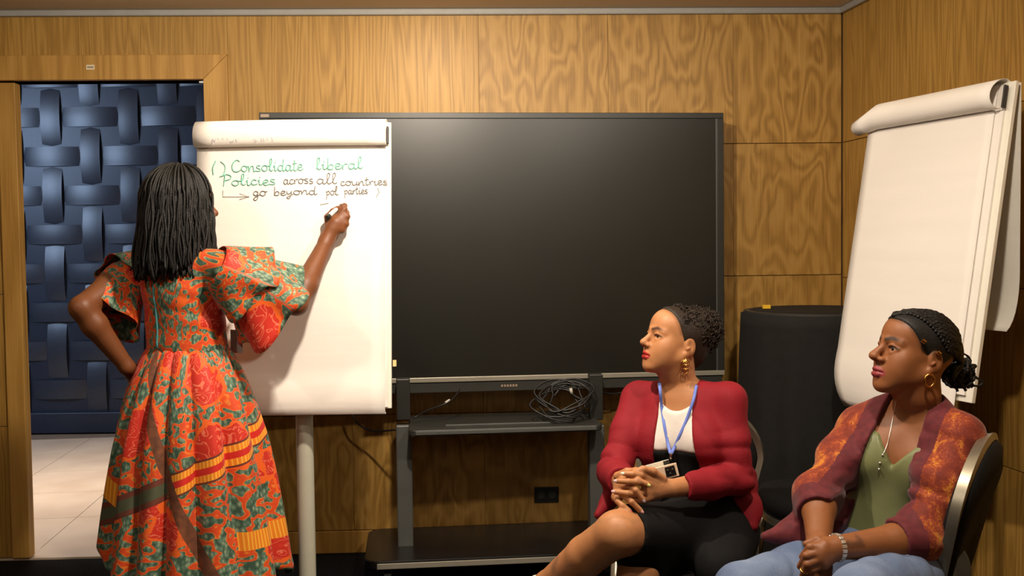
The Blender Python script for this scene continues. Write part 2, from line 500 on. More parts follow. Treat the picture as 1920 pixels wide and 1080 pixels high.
def tvbox(name, u0, u1, v0, v1, o0, o1, mat, par=tv, bevel=0.002):
    return MB().box(tvp((u0 + u1) / 2, (v0 + v1) / 2, (o0 + o1) / 2), (u1 - u0, o1 - o0, v1 - v0), M3).build(name, mat, par, smooth=False, bevel=bevel, origin=tvp((u0 + u1) / 2, (v0 + v1) / 2, (o0 + o1) / 2))
tvbox('housing', 0.004, W_ - 0.004, -0.02, H_ - 0.003, -0.085, -0.006, M_BEZ)
tvbox('screen', 0.03, W_ - 0.03, 0.012, H_ - 0.024, -0.006, 0.0005, M_SCR, bevel=0)
tvbox('bezel_top', 0, W_, H_ - 0.024, H_, -0.01, 0.006, M_BEZ)
tvbox('bezel_side', 0, 0.03, 0, H_ - 0.024, -0.01, 0.006, M_BEZ)
tvbox('bezel_side', W_ - 0.03, W_, 0, H_ - 0.024, -0.01, 0.006, M_BEZ)
tvbox('bezel_edge', W_ - 0.034, W_ - 0.030, 0.012, H_ - 0.024, -0.006, 0.002, M_DGREY2, bevel=0)
tvbox('silver_strip', 0, W_, -0.008, 0.012, -0.01, 0.009, M_SILV)
tvbox('speaker_bar', 0.01, W_ - 0.01, -0.052, -0.008, -0.07, 0.002, M_DGREY)
M_LOGO = plain('pale_print', S(150, 130, 110), 0.5)
lg = MB()
for k in range(6): lg.box(tvp(W_ * 0.52 - 0.03 + k * 0.012, -0.03, 0.0026), (0.008, 0.001, 0.009), M3)
lg.build('maker_logo', M_LOGO, tv, smooth=False)
tvbox('corner_sticker', 0.006, 0.04, H_ - 0.019, H_ - 0.007, 0.006, 0.007, M_LOGO, bevel=0)

stand = empty('display_stand', (-0.06, 4.2, 0), 'black rolling stand with shelf and wide base under the large display', 'stand')
def stp(px, py, y): return P(px, py, y)
def post(pxa, dep):
    a = P(pxa, 795, dep); top = tvp(0, 0)[2]
    MB().box((a[0], dep, (a[2] + top) / 2 + 0.02), (0.056, 0.05, top - a[2]), M3).build('upper_post', M_BEZ, stand, smooth=False, bevel=0.004, origin=(a[0], dep, top))
    MB().box((a[0], dep, (a[2] + 0.105) / 2), (0.064, 0.062, a[2] - 0.105), M3).build('post', M_DGREY2, stand, smooth=False, bevel=0.006, origin=(a[0], dep, 0.12))
post(757, 4.13); post(1117, 4.2)
def roundplate(name, c, wx, wy, z0, z1, r, mat, par, M=None):
    pts = []
    for (sx, sy, a0) in ((1, 1, 0), (-1, 1, 90), (-1, -1, 180), (1, -1, 270)):
        for k in range(6):
            a = math.radians(a0 + 18 * k)
            pts.append((sx * (wx / 2 - r) + r * math.cos(a), sy * (wy / 2 - r) + r * math.sin(a)))
    R = M if M is not None else np.eye(3)
    rings = [[np.asarray(c) + R @ np.array([x, y, z]) for x, y in pts] for z in (z0, z1)]
    return MB().loft(rings).build(name, mat, par, smooth=False, bevel=0.004, origin=c)
MZ = np.column_stack([ex, -tn, Zv])
bc = np.array([-0.085, 4.18, 0])
roundplate('base_plate', bc, 1.06, 0.47, 0.088, 0.12, 0.06, M_BLKP, stand, MZ)
MB().box(bc + MZ @ np.array([0.0, -0.237, 0.1]), (0.96, 0.006, 0.022), MZ).build('base_trim', M_SILV, stand, smooth=False, bevel=0.002)
for sx in (-0.44, 0.44):
    for sy in (-0.17, 0.17):
        c = bc + MZ @ np.array([sx, sy, 0.042])
        MB().tube([c + MZ @ np.array([-0.014, 0, 0]), c + MZ @ np.array([0.014, 0, 0])], 0.040, 14).build('caster', M_BLKP, stand, origin=c, angle=40)
        MB().box(c + np.array([0, 0, 0.03]), (0.045, 0.05, 0.034)).build('caster_fork', M_DGREY, stand, smooth=False, bevel=0.003)
sc_ = np.array([-0.045, 4.17, 0.61])
roundplate('shelf', sc_, 0.775, 0.36, -0.012, 0.012, 0.03, M_DGREY, stand, MZ)
MB().box(sc_ + MZ @ np.array([0.01, -0.105, 0.015]), (0.5, 0.012, 0.006), MZ).build('shelf_lip', M_DGREY2, stand, smooth=False, bevel=0.001)
MB().box(sc_ + MZ @ np.array([0, -0.181, 0.0]), (0.72, 0.004, 0.014), MZ).build('shelf_edge', M_DGREY2, stand, smooth=False, bevel=0.001)

# cables
M_CBL = plain('black_cable', S(22, 21, 20), 0.4)
M_PLUG = plain('pale_plug', S(190, 186, 176), 0.5)
cc = P(1056, 770, 4.12); cc[2] = 0.622
rnd = random.Random(3); pts = []
for k in range(150):
    a = k * 0.27; q = k / 150
    R_ = 0.082 + 0.024 * math.sin(k * 0.37) + 0.010 * math.sin(k * 1.1)
    pts.append(cc + np.array([R_ * 1.12 * math.cos(a) + 0.02 * math.sin(k * .13), 0.06 * math.sin(a), 0.026 + 0.062 + 0.058 * math.sin(a + 0.5 * math.sin(k * .1)) + 0.022 * math.sin(k * 0.11)]))
coil = empty('cable_coil', cc, 'tangled coil of black cable lying on the stand shelf', 'cable')
MB().tube(catmull(pts, 3), 0.0042, 6).build('cable', M_CBL, coil)
e = P(1070, 728, 4.12)
MB().tube([e, e + np.array([0.004, 0, -0.022])], 0.0065, 8).build('plug', M_PLUG, coil)
c1 = [P(862, 730, 4.2), P(852, 745, 4.15), P(835, 757, 4.12), P(800, 770, 4.12), P(782, 780, 4.12), P(775, 784, 4.11)]
dc = MB().tube(catmull(c1, 6), 0.0034, 6).build('display_cable', M_CBL, origin=c1[0])
tag(dc, 'thin black cable hanging from the display down to the left post', 'cable')
MB().tube([P(843, 750, 4.135), P(835, 755, 4.12)], 0.0052, 8).build('cable_tag', M_PLUG, dc)
c2 = [P(658, 772, 4.33), P(672, 795, 4.31), P(700, 808, 4.28), P(742, 806, 4.17)]
tag(MB().tube(catmull(c2, 8), 0.0042, 6).build('wall_cable', M_CBL, origin=c2[0]), 'black cable looping from below the flip chart to the stand', 'cable')
c3 = [P(1128, 735, 4.3), P(1155, 738, 4.31), P(1185, 728, 4.32)]
tag(MB().tube(catmull(c3, 8), 0.0036, 6).build('loose_cable', M_CBL, origin=c3[0]), 'short black cable beside the right post of the stand', 'cable')
# wall outlet
sa, za = wall_s(1002, 942); sb, zb = wall_s(1047, 912)
ol = empty('wall_outlet', wallpt((sa + sb) / 2, za), 'black double wall outlet low on the wood wall', 'outlet')
MB().hexa(slab(wallpt, sa, sb, za, zb, 0, 0.008)).build('cover_plate', M_BLKP, ol, smooth=False, bevel=0.002)
for k in range(2):
    q = sa + (sb - sa) * (0.27 + 0.46 * k); zc = (za + zb) / 2
    MB().tube([wallpt(q, zc, 0.007), wallpt(q, zc, 0.0098)], 0.017, 14).build('socket', M_BEZ, ol, angle=40)

# ================================================================== flip charts
def papermat(name, c):
    t = NT(name); p = t.coord()
    n = t.noise(t.mapping(p, scale=(1.5, 1.5, 9)), 1.5, 3)
    t.base(t.ramp(n, [(0.3, tuple(x * 0.965 for x in c)), (0.7, c)])).set(0.75, spec=0.25)
    t.bump(n, 0.12, 0.02)
    return t.m
M_PAPER = papermat('flip_chart_paper', S(238, 232, 224))
M_BOARD = plain('white_lacquer_board', S(232, 228, 214), 0.4, var=0.02)
M_POST = plain('cream_lacquer_post', S(196, 194, 176), 0.4, var=0.03)
M_TAPE = plain('masking_tape', S(226, 200, 140), 0.6)
M_CLIP = plain('dark_clip', S(50, 46, 44), 0.5)

def flip_chart(name, label, TL, TR, BL, vb=0.0):
    """board frame from three corners; returns dict of frame + root"""
    ux, uz, n = quadframe(TL, TR, BL, 0)
    Wd, Hd = np.linalg.norm(ux), np.linalg.norm(uz); ex, ez = ux / Wd, uz / Hd
    Mx = np.column_stack([ex, -n, ez])
    f = lambda u, v, o=0.0: np.asarray(BL) + ex * u + ez * v + n * o
    foot = f(Wd / 2, 0, -0.05); foot[2] = 0
    root = empty(name, foot, label, 'flip chart')
    MB().box(f(Wd / 2, (Hd + vb) / 2, -0.012), (Wd, 0.014, Hd - vb), Mx).build('board', M_BOARD, root, smooth=False, bevel=0.002, origin=f(Wd / 2, Hd / 2, -0.012))
    return dict(f=f, ex=ex, ez=ez, n=n, W=Wd, H=Hd, M=Mx, root=root, foot=foot)

# --- the one being written on
D_T, D_B = 3.57, 3.44
TL = P(370, 231, D_T); TR = P(733, 231, D_T); TR[2] = TL[2] = (TL[2] + TR[2]) / 2
BLz = P(557, 768, D_B)[2]
BL = np.array([TL[0], D_B, BLz])
A = flip_chart('flip_chart', 'white flip chart with green and grey handwriting, being written on', TL, TR, BL)
f, Wd, Hd, root = A['f'], A['W'], A['H'], A['root']
MB().box(f(Wd / 2 - 0.003, Hd / 2, -0.001), (Wd - 0.018, 0.008, Hd - 0.01), A['M']).build('paper_pad', M_PAPER, root, smooth=False, origin=f(Wd / 2, Hd / 2))
# written sheet: hangs over the board, its bottom edge curls forward and under
G_ = []
N = 40
for i in range(N + 1):
    v = Hd - 0.01 - (Hd + 0.02) * i / N
    row = []
    for j in range(13):
        u = 0.002 + (Wd - 0.022) * j / 12
        c = max(0.0, (0.13 - v) / 0.15)
        o = 0.006 + 0.0016 * math.sin(u * 9 + v * 5) * (1 - v / Hd) + 0.016 * c * (2 - c) - 0.012 * c ** 4
        row.append(f(u, v + 0.012 * c * c, o))
    G_.append(row)
for v_, o_ in ((-0.019, 0.002), (-0.018, -0.004), (-0.013, -0.009)):
    G_.append([f(0.002 + (Wd - 0.022) * j / 12, v_, o_) for j in range(13)])
sheet = MB().grid(G_).build('written_sheet', M_PAPER, root, solid=0.0006)
# pages flipped over the top, bulging in a roll
rr = 0.047
G_ = []
for i in range(22):
    t = i / 21
    a = math.radians(-70 + 262 * t)      # from behind the top edge round to the front and back in
    v = Hd - 0.040 + 0.046 * math.cos(a - math.pi / 2 + 0.2) ; o = 0.016 + 0.036 * math.sin(a - math.pi / 2 + 0.2)
    G_.append((v, o))
prof = [(Hd - 0.06, -0.022), (Hd - 0.01, -0.02), (Hd + 0.004, -0.008), (Hd + 0.006, 0.012), (Hd - 0.006, 0.034), (Hd - 0.03, 0.05), (Hd - 0.058, 0.052), (Hd - 0.08, 0.042), (Hd - 0.088, 0.026), (Hd - 0.082, 0.012), (Hd - 0.07, 0.008)]
prof = catmull([np.array([a, b, 0]) for a, b in prof], 3)
us = np.linspace(0.0, Wd - 0.014, 11)
roll = MB().grid([[f(u, p[0] + 0.003 * math.sin(u * 4), p[1] + 0.002 * math.sin(u * 7)) for u in us] for p in prof]).build('flipped_pages', M_PAPER, root, solid=0.0012)
MB().box(f(Wd - 0.010, Hd - 0.05, 0.012), (0.008, 0.014, 0.062), A['M']).build('pad_clip', M_CLIP, root, smooth=False, bevel=0.002)
for py in (681,):
    q = onplane(740, py, f(0, 0, 0), A['n'])
    MB().box(q + A['n'] * 0.001, (0.012, 0.003, 0.022), A['M']).build('tape', M_TAPE, root, smooth=False)
pp = np.array([P(571, 800, 3.53)[0], 3.53, 0])
MB().tube([pp + Zv * 0.06, pp + Zv * (f(0, 0.35)[2])], 0.0300, 20).build('post', M_POST, root, angle=40)
MB().tube([pp + Zv * (BLz - 0.03), pp + Zv * (BLz + 0.01)], 0.0315, 20).build('post_collar', M_DGREY2, root, angle=40)
for k in range(5):
    a = math.radians(18 + 72 * k); d = np.array([math.cos(a), math.sin(a), 0])
    lg = MB().tube([pp + Zv * 0.075, pp + d * 0.14 + Zv * 0.07, pp + d * 0.25 + Zv * 0.055], [0.022, 0.018, 0.014], 8).build('foot', M_POST, root, origin=pp)
    MB().tube([pp + d * 0.25 + Zv * 0.027 + np.cross(d, Zv) * 0.011, pp + d * 0.25 + Zv * 0.027 - np.cross(d, Zv) * 0.011], 0.026, 12).build('caster', M_BLKP, lg, angle=40)

# --- handwriting: strokes on the sheet
FONT = {
 'C': ([[(.62,.86),(.42,1.0),(.16,.8),(.05,.42),(.16,.06),(.45,.0),(.7,.14)]], .72),
 'P': ([[(.12,-.05),(.16,.5),(.2,1.0)],[(.02,.86),(.3,1.04),(.58,.86),(.48,.58),(.18,.46)]], .6),
 'o': ([[(.3,.5),(.1,.42),(.05,.16),(.24,.0),(.44,.14),(.42,.42),(.28,.5),(.4,.44),(.6,.44)]], .55),
 'n': ([[(.02,.46),(.08,.0)],[(.08,.1),(.2,.44),(.36,.46),(.4,.2),(.42,.02),(.56,.1)]], .54),
 's': ([[(.36,.46),(.16,.48),(.1,.32),(.34,.18),(.32,.02),(.04,.02)]], .44),
 'l': ([[(.04,.1),(.24,.8),(.2,1.05),(.1,.9),(.1,.2),(.2,.0),(.34,.12)]], .34),
 'i': ([[(.04,.34),(.12,.48),(.12,.08),(.22,.0),(.34,.14)],[(.15,.68),(.17,.72)]], .32),
 'd': ([[(.4,.44),(.16,.46),(.05,.2),(.18,.0),(.36,.12),(.46,1.0)],[(.45,.9),(.42,.1),(.5,.0),(.62,.12)]], .58),
 'a': ([[(.4,.42),(.18,.48),(.05,.22),(.16,.0),(.34,.1),(.42,.46)],[(.42,.44),(.4,.1),(.48,.0),(.6,.12)]], .56),
 't': ([[(.16,.9),(.12,.1),(.22,.0),(.36,.12)],[(.0,.58),(.32,.64)]], .36),
 'e': ([[(.05,.2),(.3,.28),(.34,.44),(.18,.5),(.06,.3),(.1,.04),(.28,.0),(.44,.14)]], .42),
 'b': ([[(.08,1.0),(.06,.0)],[(.06,.1),(.2,.44),(.38,.36),(.36,.06),(.16,.0),(.06,.1)]], .46),
 'r': ([[(.04,.46),(.1,.0)],[(.1,.2),(.2,.44),(.38,.46)]], .38),
 'c': ([[(.36,.42),(.18,.48),(.05,.24),(.16,.0),(.42,.1)]], .42),
 'u': ([[(.04,.46),(.06,.1),(.2,.0),(.36,.14),(.42,.46)],[(.42,.46),(.42,.06),(.56,.1)]], .54),
 'y': ([[(.04,.46),(.12,.12),(.3,.2),(.4,.46)],[(.4,.46),(.34,-.1),(.2,-.42),(.06,-.3),(.3,-.06),(.5,.1)]], .5),
 'g': ([[(.38,.42),(.18,.48),(.06,.24),(.18,.04),(.36,.16),(.4,.46)],[(.4,.44),(.38,-.2),(.22,-.46),(.06,-.3),(.3,-.06),(.52,.1)]], .52),
 'p': ([[(.04,.46),(.12,.2),(.08,-.5)],[(.12,.3),(.28,.48),(.42,.34),(.34,.06),(.12,.06)]], .5),
 '.': ([[(.06,.0),(.09,.03)]], .22), '1': ([[(.14,1.0),(.04,.5),(.06,.0)]], .26), ')': ([[(.04,.95),(.2,.6),(.14,.0),(.02,-.15)]], .3), ' ': ([], .35),
}
def ink(name, c):
    t = NT(name); p = t.coord()
    t.base(t.ramp(t.noise(p, 60, 2), [(0.35, tuple(min(1, x * 1.35) for x in c)), (0.65, c)])).set(0.7); return t.m
M_TEAL = ink('teal_marker', S(116, 182, 162)); M_GREYI = ink('grey_marker', S(120, 116, 112)); M_BLEED = ink('bleed_through_ink', S(176, 172, 192))
n_ = A['n']
def pt_sheet(px, py): return onplane(px, py, f(0, 0, 0.0085), n_)
def write(mb, text, xa, xb, yb, xh, slope=-0.02, r=0.0011, fpt=pt_sheet):
    tot = sum(FONT[c][1] for c in text); k = (xb - xa) / tot; x = xa; rr = random.Random(len(text))
    for c in text:
        st, adv = FONT[c]; jy = rr.uniform(-1, 1) * xh * .05
        for s in st:
            q = [np.array([x + u * k, yb + slope * (x - xa) - v * xh * 2 + jy, 0]) for u, v in s]
            q = catmull(q, 4) if len(q) > 2 else q
            mb.tube([fpt(a[0], a[1]) for a in q], r, 4, flat=1.0)
        x += adv * k
def word(text, xa, xb, yb, xh, mat, r=0.0015):
    mb = MB(); write(mb, text, xa, xb, yb, xh, r=r); tag(mb.build('handwritten_word', mat, sheet, smooth=False), kind='stuff')
word('1)', 397, 428, 327, 13, M_TEAL, 0.0019); word('Consolidate', 434, 568, 322, 11, M_TEAL, 0.0019); word('liberal', 592, 680, 318, 10.5, M_TEAL, 0.0019)
word('Policies', 416, 518, 348, 10, M_TEAL, 0.0019)
word('across', 531, 588, 345, 9, M_GREYI); word('all', 593, 632, 345, 9.5, M_GREYI); word('countries', 638, 727, 348, 8, M_GREYI)
word('go', 474, 500, 367, 9, M_GREYI); word('beyond', 513, 594, 366, 8, M_GREYI); word('pol.', 611, 637, 366, 8, M_GREYI); word('parties', 645, 690, 364, 7.5, M_GREYI)
m2 = MB()
for q in ([(418, 357), (418, 369), (467, 369)], [(449, 363), (468, 369), (449, 374)], [(708, 352), (711, 360), (705, 370)], [(600, 384), (610, 382), (616, 381)]):
    m2.tube([pt_sheet(a, b) for a, b in q], 0.0009, 4)
tag(m2.build('pen_marks', M_GREYI, sheet, smooth=False), kind='stuff')
# ink of an earlier page showing through the rolled pages
m3 = MB(); rr_ = random.Random(5)
pr = f(0, Hd - 0.045, 0.0525)
def pt_roll(px, py): return onplane(px, py, pr, n_)
x = 400
q = []
while x < 535:
    q.append((x, 262 - 2 + rr_.uniform(-5, 5))); x += rr_.uniform(1.5, 4)
    if rr_.random() < 0.12: 
        if len(q) > 3: m3.tube([pt_roll(a, b) for a, b in q], 0.0007, 4)
        q = []; x += 3
m3.tube([pt_roll(a, b) for a, b in ((404, 252), (398, 262), (401, 271))], 0.0008, 4)
tag(m3.build('bleed_through_writing', M_BLEED, roll, smooth=False), kind='stuff')

# --- the blank one by the right wall
TL = P(1638, 196, 3.65); TR = P(1903, 158, 3.05); zt = (TL[2] + TR[2]) / 2; TL[2] = TR[2] = zt
hd = nrm([TR[0] - TL[0], TR[1] - TL[1], 0]); nh = np.array([hd[1], -hd[0], 0])
if nh[0] > 0: nh = -nh
BL = TL + nh * 0.175 + np.array([0, 0, -1.05])
B = flip_chart('flip_chart', 'blank white flip chart standing in the right corner', TL, TR, BL, 0.09)
f, Wd, Hd, root = B['f'], B['W'], B['H'], B['root']
MB().box(f(Wd / 2, Hd / 2 + .05, -0.001), (Wd - 0.05, 0.008, Hd - 0.12), B['M']).build('paper_pad', M_PAPER, root, smooth=False, origin=f(Wd / 2, Hd / 2))
G_ = []
for i in range(N + 1):
    v = Hd - 0.01 - (Hd + 0.004) * i / N; row = []
    for j in range(17):
        u = -0.002 + (Wd - 0.052) * j / 16
        c = max(0.0, (0.2 - v) / 0.2) ; s_ = max(0, 1 - u / Wd)
        lift = max(0, (u / Wd - 0.8) / 0.2) ** 2 * 0.02 * (1 - v / Hd)
        o = 0.007 + 0.002 * math.sin(u * 8 + v * 4) * (1 - v / Hd) + lift * .4 + .022 * c * (1 - c) * s_ - .020 * c ** 3 * s_
        row.append(f(u + 0.035 * c ** 3 * s_ ** 2, v + 0.010 * c ** 2, o))
    G_.append(row)
MB().grid(G_).build('blank_sheet', M_PAPER, root, solid=0.0006)
prof = [(Hd - 0.06, -0.022), (Hd - 0.01, -0.02), (Hd + 0.004, -0.008), (Hd + 0.006, 0.012), (Hd - 0.006, 0.036), (Hd - 0.03, 0.056), (Hd - 0.055, 0.060), (Hd - 0.076, 0.050), (Hd - 0.086, 0.030), (Hd - 0.085, 0.012)]
prof = catmull([np.array([a, b, 0]) for a, b in prof], 3)
us = np.linspace(-0.035, Wd - 0.028, 15)
def rollpt(u, p):
    e = max(0.0, (0.05 - u) / 0.085)
    return f(u, Hd - 0.04 + (p[0] - Hd + 0.04) * (1 - 0.35 * e) - 0.03 * e, p[1] * (1 - 0.15 * e) + 0.006 * math.sin(14 * e))
MB().grid([[rollpt(u, p) for u in us] for p in prof]).build('flipped_pages', M_PAPER, root, solid=0.0012)
MB().box(f(Wd - 0.018, Hd - 0.05, 0.012), (0.006, 0.016, 0.07), B['M']).build('pad_clip', M_CLIP, root, smooth=False, bevel=0.002)
# pages hanging down behind the board
G_ = []
for i in range(25):
    t = i / 24; row = []
    for j in range(11):
        u = 0.02 + (Wd - 0.03) * j / 10
        top = f(u, Hd, -0.025)
        c = max(0, (t - 0.72) / 0.28)
        q = top + nh * (-0.010 + 0.05 * c * c) + Zv * (-0.80 * t + 0.05 * c * c * c)
        row.append(q)
    G_.append(row)
M_PAPER2 = papermat('flip_chart_paper_back', S(214, 210, 200))
MB().grid(G_).build('hanging_pages', M_PAPER2, root, solid=0.001)
M_ALU = plain('leg_grey_metal', S(168, 166, 156), 0.4, 0.4)
ct = f(Wd / 2, Hd * 0.9, -0.03)
bk = f(Wd * .66, Hd * 0.5, -0.05); pb = np.array([bk[0], bk[1], 0.0])
MB().tube([pb + Zv * .05, bk], 0.024, 16).build('post', M_POST, root, angle=40)
MB().box(f(Wd * .66, Hd * .5, -.03), (.12, .03, .2), B['M']).build('bracket', M_DGREY2, root, smooth=False, bevel=.004)
for k in range(4):
    d = np.array([math.cos(.9 + k * math.pi / 2), math.sin(.9 + k * math.pi / 2), 0])
    lg = MB().tube([pb + Zv * .06, pb + d * .13 + Zv * .045], [.016, .012], 8).build('foot', M_POST, root, origin=pb)
    MB().sphere(pb + d * .13 + Zv * .02, .02, 10, 7).build('caster', M_BLKP, lg)

# ================================================================== draped tall table with yellow block
M_CLOTH = plain('black_tablecloth', S(23, 22, 20), 0.85, spec=0.3, var=0.15, vscale=30, bump=0.3)
tc = np.array([P(1535, 600, 4.05)[0] - 0.005, 4.05, 0]); TR_ = 0.295; TZ = 1.075
tb = empty('draped_table', tc, 'tall round table under a black floor-length cloth in the corner', 'table')
G_ = []
for i in range(30):
    t = i / 29; ring = []
    for k in range(96):
        a = 2 * math.pi * k / 96
        fold = math.sin(a * 11 + 0.6 * math.sin(a * 3)) * 0.5 + 0.5 * math.sin(a * 17 + 1.3) * 0.5
        if t < 0.2: r = TR_ * t / 0.2; z = TZ
        else:
            q = (t - 0.2) / 0.8; r = TR_ + 0.004 + 0.022 * q + 0.020 * fold * q ** 0.6; z = TZ - 0.006 - (TZ - 0.012) * q
        ring.append(tc + np.array([r * math.cos(a), r * math.sin(a), z]))
    G_.append(ring)
MB().loft(G_, cap=False).build('tablecloth', M_CLOTH, tb)
MB().tube([tc + Zv * (TZ - 0.03), tc + Zv * (TZ - 0.004)], TR_ - 0.006, 40).build('table_top', M_DGREY, tb, angle=40)
MB().tube([tc + Zv * 0.02, tc + Zv * (TZ - 0.03)], 0.03, 12).build('table_pole', M_DGREY, tb, angle=40)
MB().tube([tc + Zv * 0.0, tc + Zv * 0.02], 0.22, 24).build('table_foot', M_DGREY, tb, angle=40)
M_YEL = plain('yellow_plastic', S(222, 176, 40), 0.5)
yb = P(1437, 579, 4.07); yb[2] = TZ
yo = tag(MB().box(yb + Zv * 0.0095, (0.03, 0.022, 0.015)).build('sticky_note_block', M_YEL, smooth=False, bevel=0.0015, origin=yb), 'small yellow block lying on the black tablecloth', 'sticky notes')

# ================================================================== banquet chairs
M_CHAIRF = plain('chair_champagne_aluminium', S(168, 160, 142), 0.34, 0.85, var=0.05)
M_UPH = plain('black_upholstery', S(18, 17, 17), 0.8, spec=0.25, var=0.2, vscale=60, bump=0.3)
def chair(name, label, loc, facing, back_top=0.87):
    """facing: horizontal direction the sitter looks; loc: seat centre on the floor"""
    fy = nrm([facing[0], facing[1], 0]); rx = np.array([fy[1], -fy[0], 0])
    q = lambda x, y, z: np.array([loc[0], loc[1], 0]) + rx * x + fy * y + Zv * z
    root = empty(name, (loc[0], loc[1], 0), label, 'chair', 'banquet chairs')
    # seat cushion
    def outline(s, z):
        pts = []
        for k in range(36):
            a = 2 * math.pi * k / 36; c, sn = math.cos(a), math.sin(a)
            r = 1 / (abs(c) ** 3.2 + abs(sn) ** 3.2) ** (1 / 3.2)
            pts.append(q(0.215 * s * r * c * (1 + 0.05 * sn), 0.215 * s * r * sn, z))
        return pts
    MB().loft([outline(0.93, 0.405), outline(1.0, 0.415), outline(1.01, 0.44), outline(0.97, 0.462), outline(0.8, 0.474), outline(0.4, 0.478)]).build('seat', M_UPH, root, origin=q(0, 0, 0.44))
    MB().loft([outline(0.97, 0.385), outline(1.03, 0.385), outline(1.03, 0.407), outline(0.97, 0.407)], cap=False).build('seat_frame', M_CHAIRF, root, angle=40)
    # backrest: rounded-top panel inside a wide metal loop, leaning back
    lean = lambda z: -0.205 - 0.10 * ((z - 0.42) / 0.45)
    prof = []
    wb, wt = 0.155, 0.205
    for k in range(15):
        t = k / 14; z = 0.42 + (back_top - 0.17 - 0.42) * t
        prof.append((-(wb + (wt - wb) * t), z))
    for k in range(1, 24):
        a = math.pi - math.pi * k / 24
        prof.append((wt * math.cos(a), back_top - 0.17 + 0.17 * math.sin(a)))
    for k in range(15):
        t = 1 - k / 14; z = 0.42 + (back_top - 0.17 - 0.42) * t
        prof.append(((wb + (wt - wb) * t), z))
    # loop: flat wide band with two grooves
    path = [np.array([x, lean(z), z]) for x, z in prof]
    sec = [(-0.014, -0.019), (-0.014, 0.019), (-0.003, 0.019), (0.0, 0.014), (0.003, 0.019), (0.014, 0.019), (0.014, -0.019)]
    sec = [(0.009, -0.013), (0.009, -0.006), (0.005, -0.0045), (0.005, -0.003), (0.009, -0.0015), (0.009, 0.0025), (0.005, 0.004), (0.005, 0.0055), (0.009, 0.007), (0.009, 0.013), (-0.009, 0.013), (-0.009, -0.013)]
    rings = []
    for i, p in enumerate(path):
        a = path[max(i - 1, 0)]; b = path[min(i + 1, len(path) - 1)]
        T = nrm(b - a); side = np.array([0, 1.0, -0.22]); side = nrm(side - T * np.dot(side, T)); out = np.cross(side, T)
        rings.append([q(*(p + out * o + side * s)) for o, s in sec])
    MB().loft(rings).build('back_frame', M_CHAIRF, root, angle=35)
    # upholstered panel
    fr, bk = [], []
    def inset(s, off):
        cx, cz = 0, 0.66
        return [q(x * s, lean(z) + off, cz + (z - cz) * s) for x, z in prof]
    MB().loft([inset(0.6, 0.030), inset(0.9, 0.024), inset(0.965, 0.006), inset(0.965, -0.012), inset(0.9, -0.026), inset(0.6, -0.032)]).build('backrest', M_UPH, root, origin=q(0, -0.25, 0.66))
    for sx in (-1, 1):
        MB().tube([q(sx * 0.185, 0.17, 0.39), q(sx * 0.19, 0.19, 0.2), q(sx * 0.195, 0.205, 0.0)], [0.014, 0.013, 0.011], 10).build('leg', M_CHAIRF, root, origin=q(sx * 0.19, 0.2, 0))
        MB().tube([q(sx * 0.155, -0.205, 0.425), q(sx * 0.165, -0.215, 0.22), q(sx * 0.175, -0.26, 0.0)], [0.014, 0.013, 0.011], 10).build('leg', M_CHAIRF, root, origin=q(sx * 0.17, -0.26, 0))
    return root
CH2 = np.array([0.535, 3.14]); CF2 = nrm([-0.33, -0.94])
chair('banquet_chair', 'black banquet chair under the woman in the red blazer', CH2, CF2, .80)
CF3 = nrm([-0.816, 0.578])
CH3 = np.array([1.215, 2.575]) + CF3 * 0.30
chair('banquet_chair', 'black banquet chair with silver rim nearest the camera at right', CH3, CF3, .835)
chair('banquet_chair', 'empty black banquet chair between the seated women, before the draped table', np.array([1.085, 3.52]), np.array([-1, 0.05]))
# ================================================================== implicit-surface sculpting (numpy) for people and clothes
def _smin(a, b, k):
    if k <= 0: return np.minimum(a, b)
    h = np.maximum(k - np.abs(a - b), 0) / k
    return np.minimum(a, b) - h * h * k * 0.25
def d_cap(p, a, b, ra, rb):
    ab = b - a; L = np.dot(ab, ab) + 1e-12
    dx, dy, dz = p[0] - a[0], p[1] - a[1], p[2] - a[2]
    t = np.clip((dx * ab[0] + dy * ab[1] + dz * ab[2]) / L, 0, 1)
    return np.sqrt((dx - t * ab[0]) ** 2 + (dy - t * ab[1]) ** 2 + (dz - t * ab[2]) ** 2) - (ra + (rb - ra) * t)
def d_ell(p, c, r, M):
    dx, dy, dz = p[0] - c[0], p[1] - c[1], p[2] - c[2]
    k0 = 0; k1 = 0
    for i in range(3):
        q = (M[0, i] * dx + M[1, i] * dy + M[2, i] * dz)
        k0 = k0 + (q / r[i]) ** 2; k1 = k1 + (q / r[i] ** 2) ** 2
    k0 = np.sqrt(k0); k1 = np.sqrt(k1) + 1e-9
    return k0 * (k0 - 1) / k1

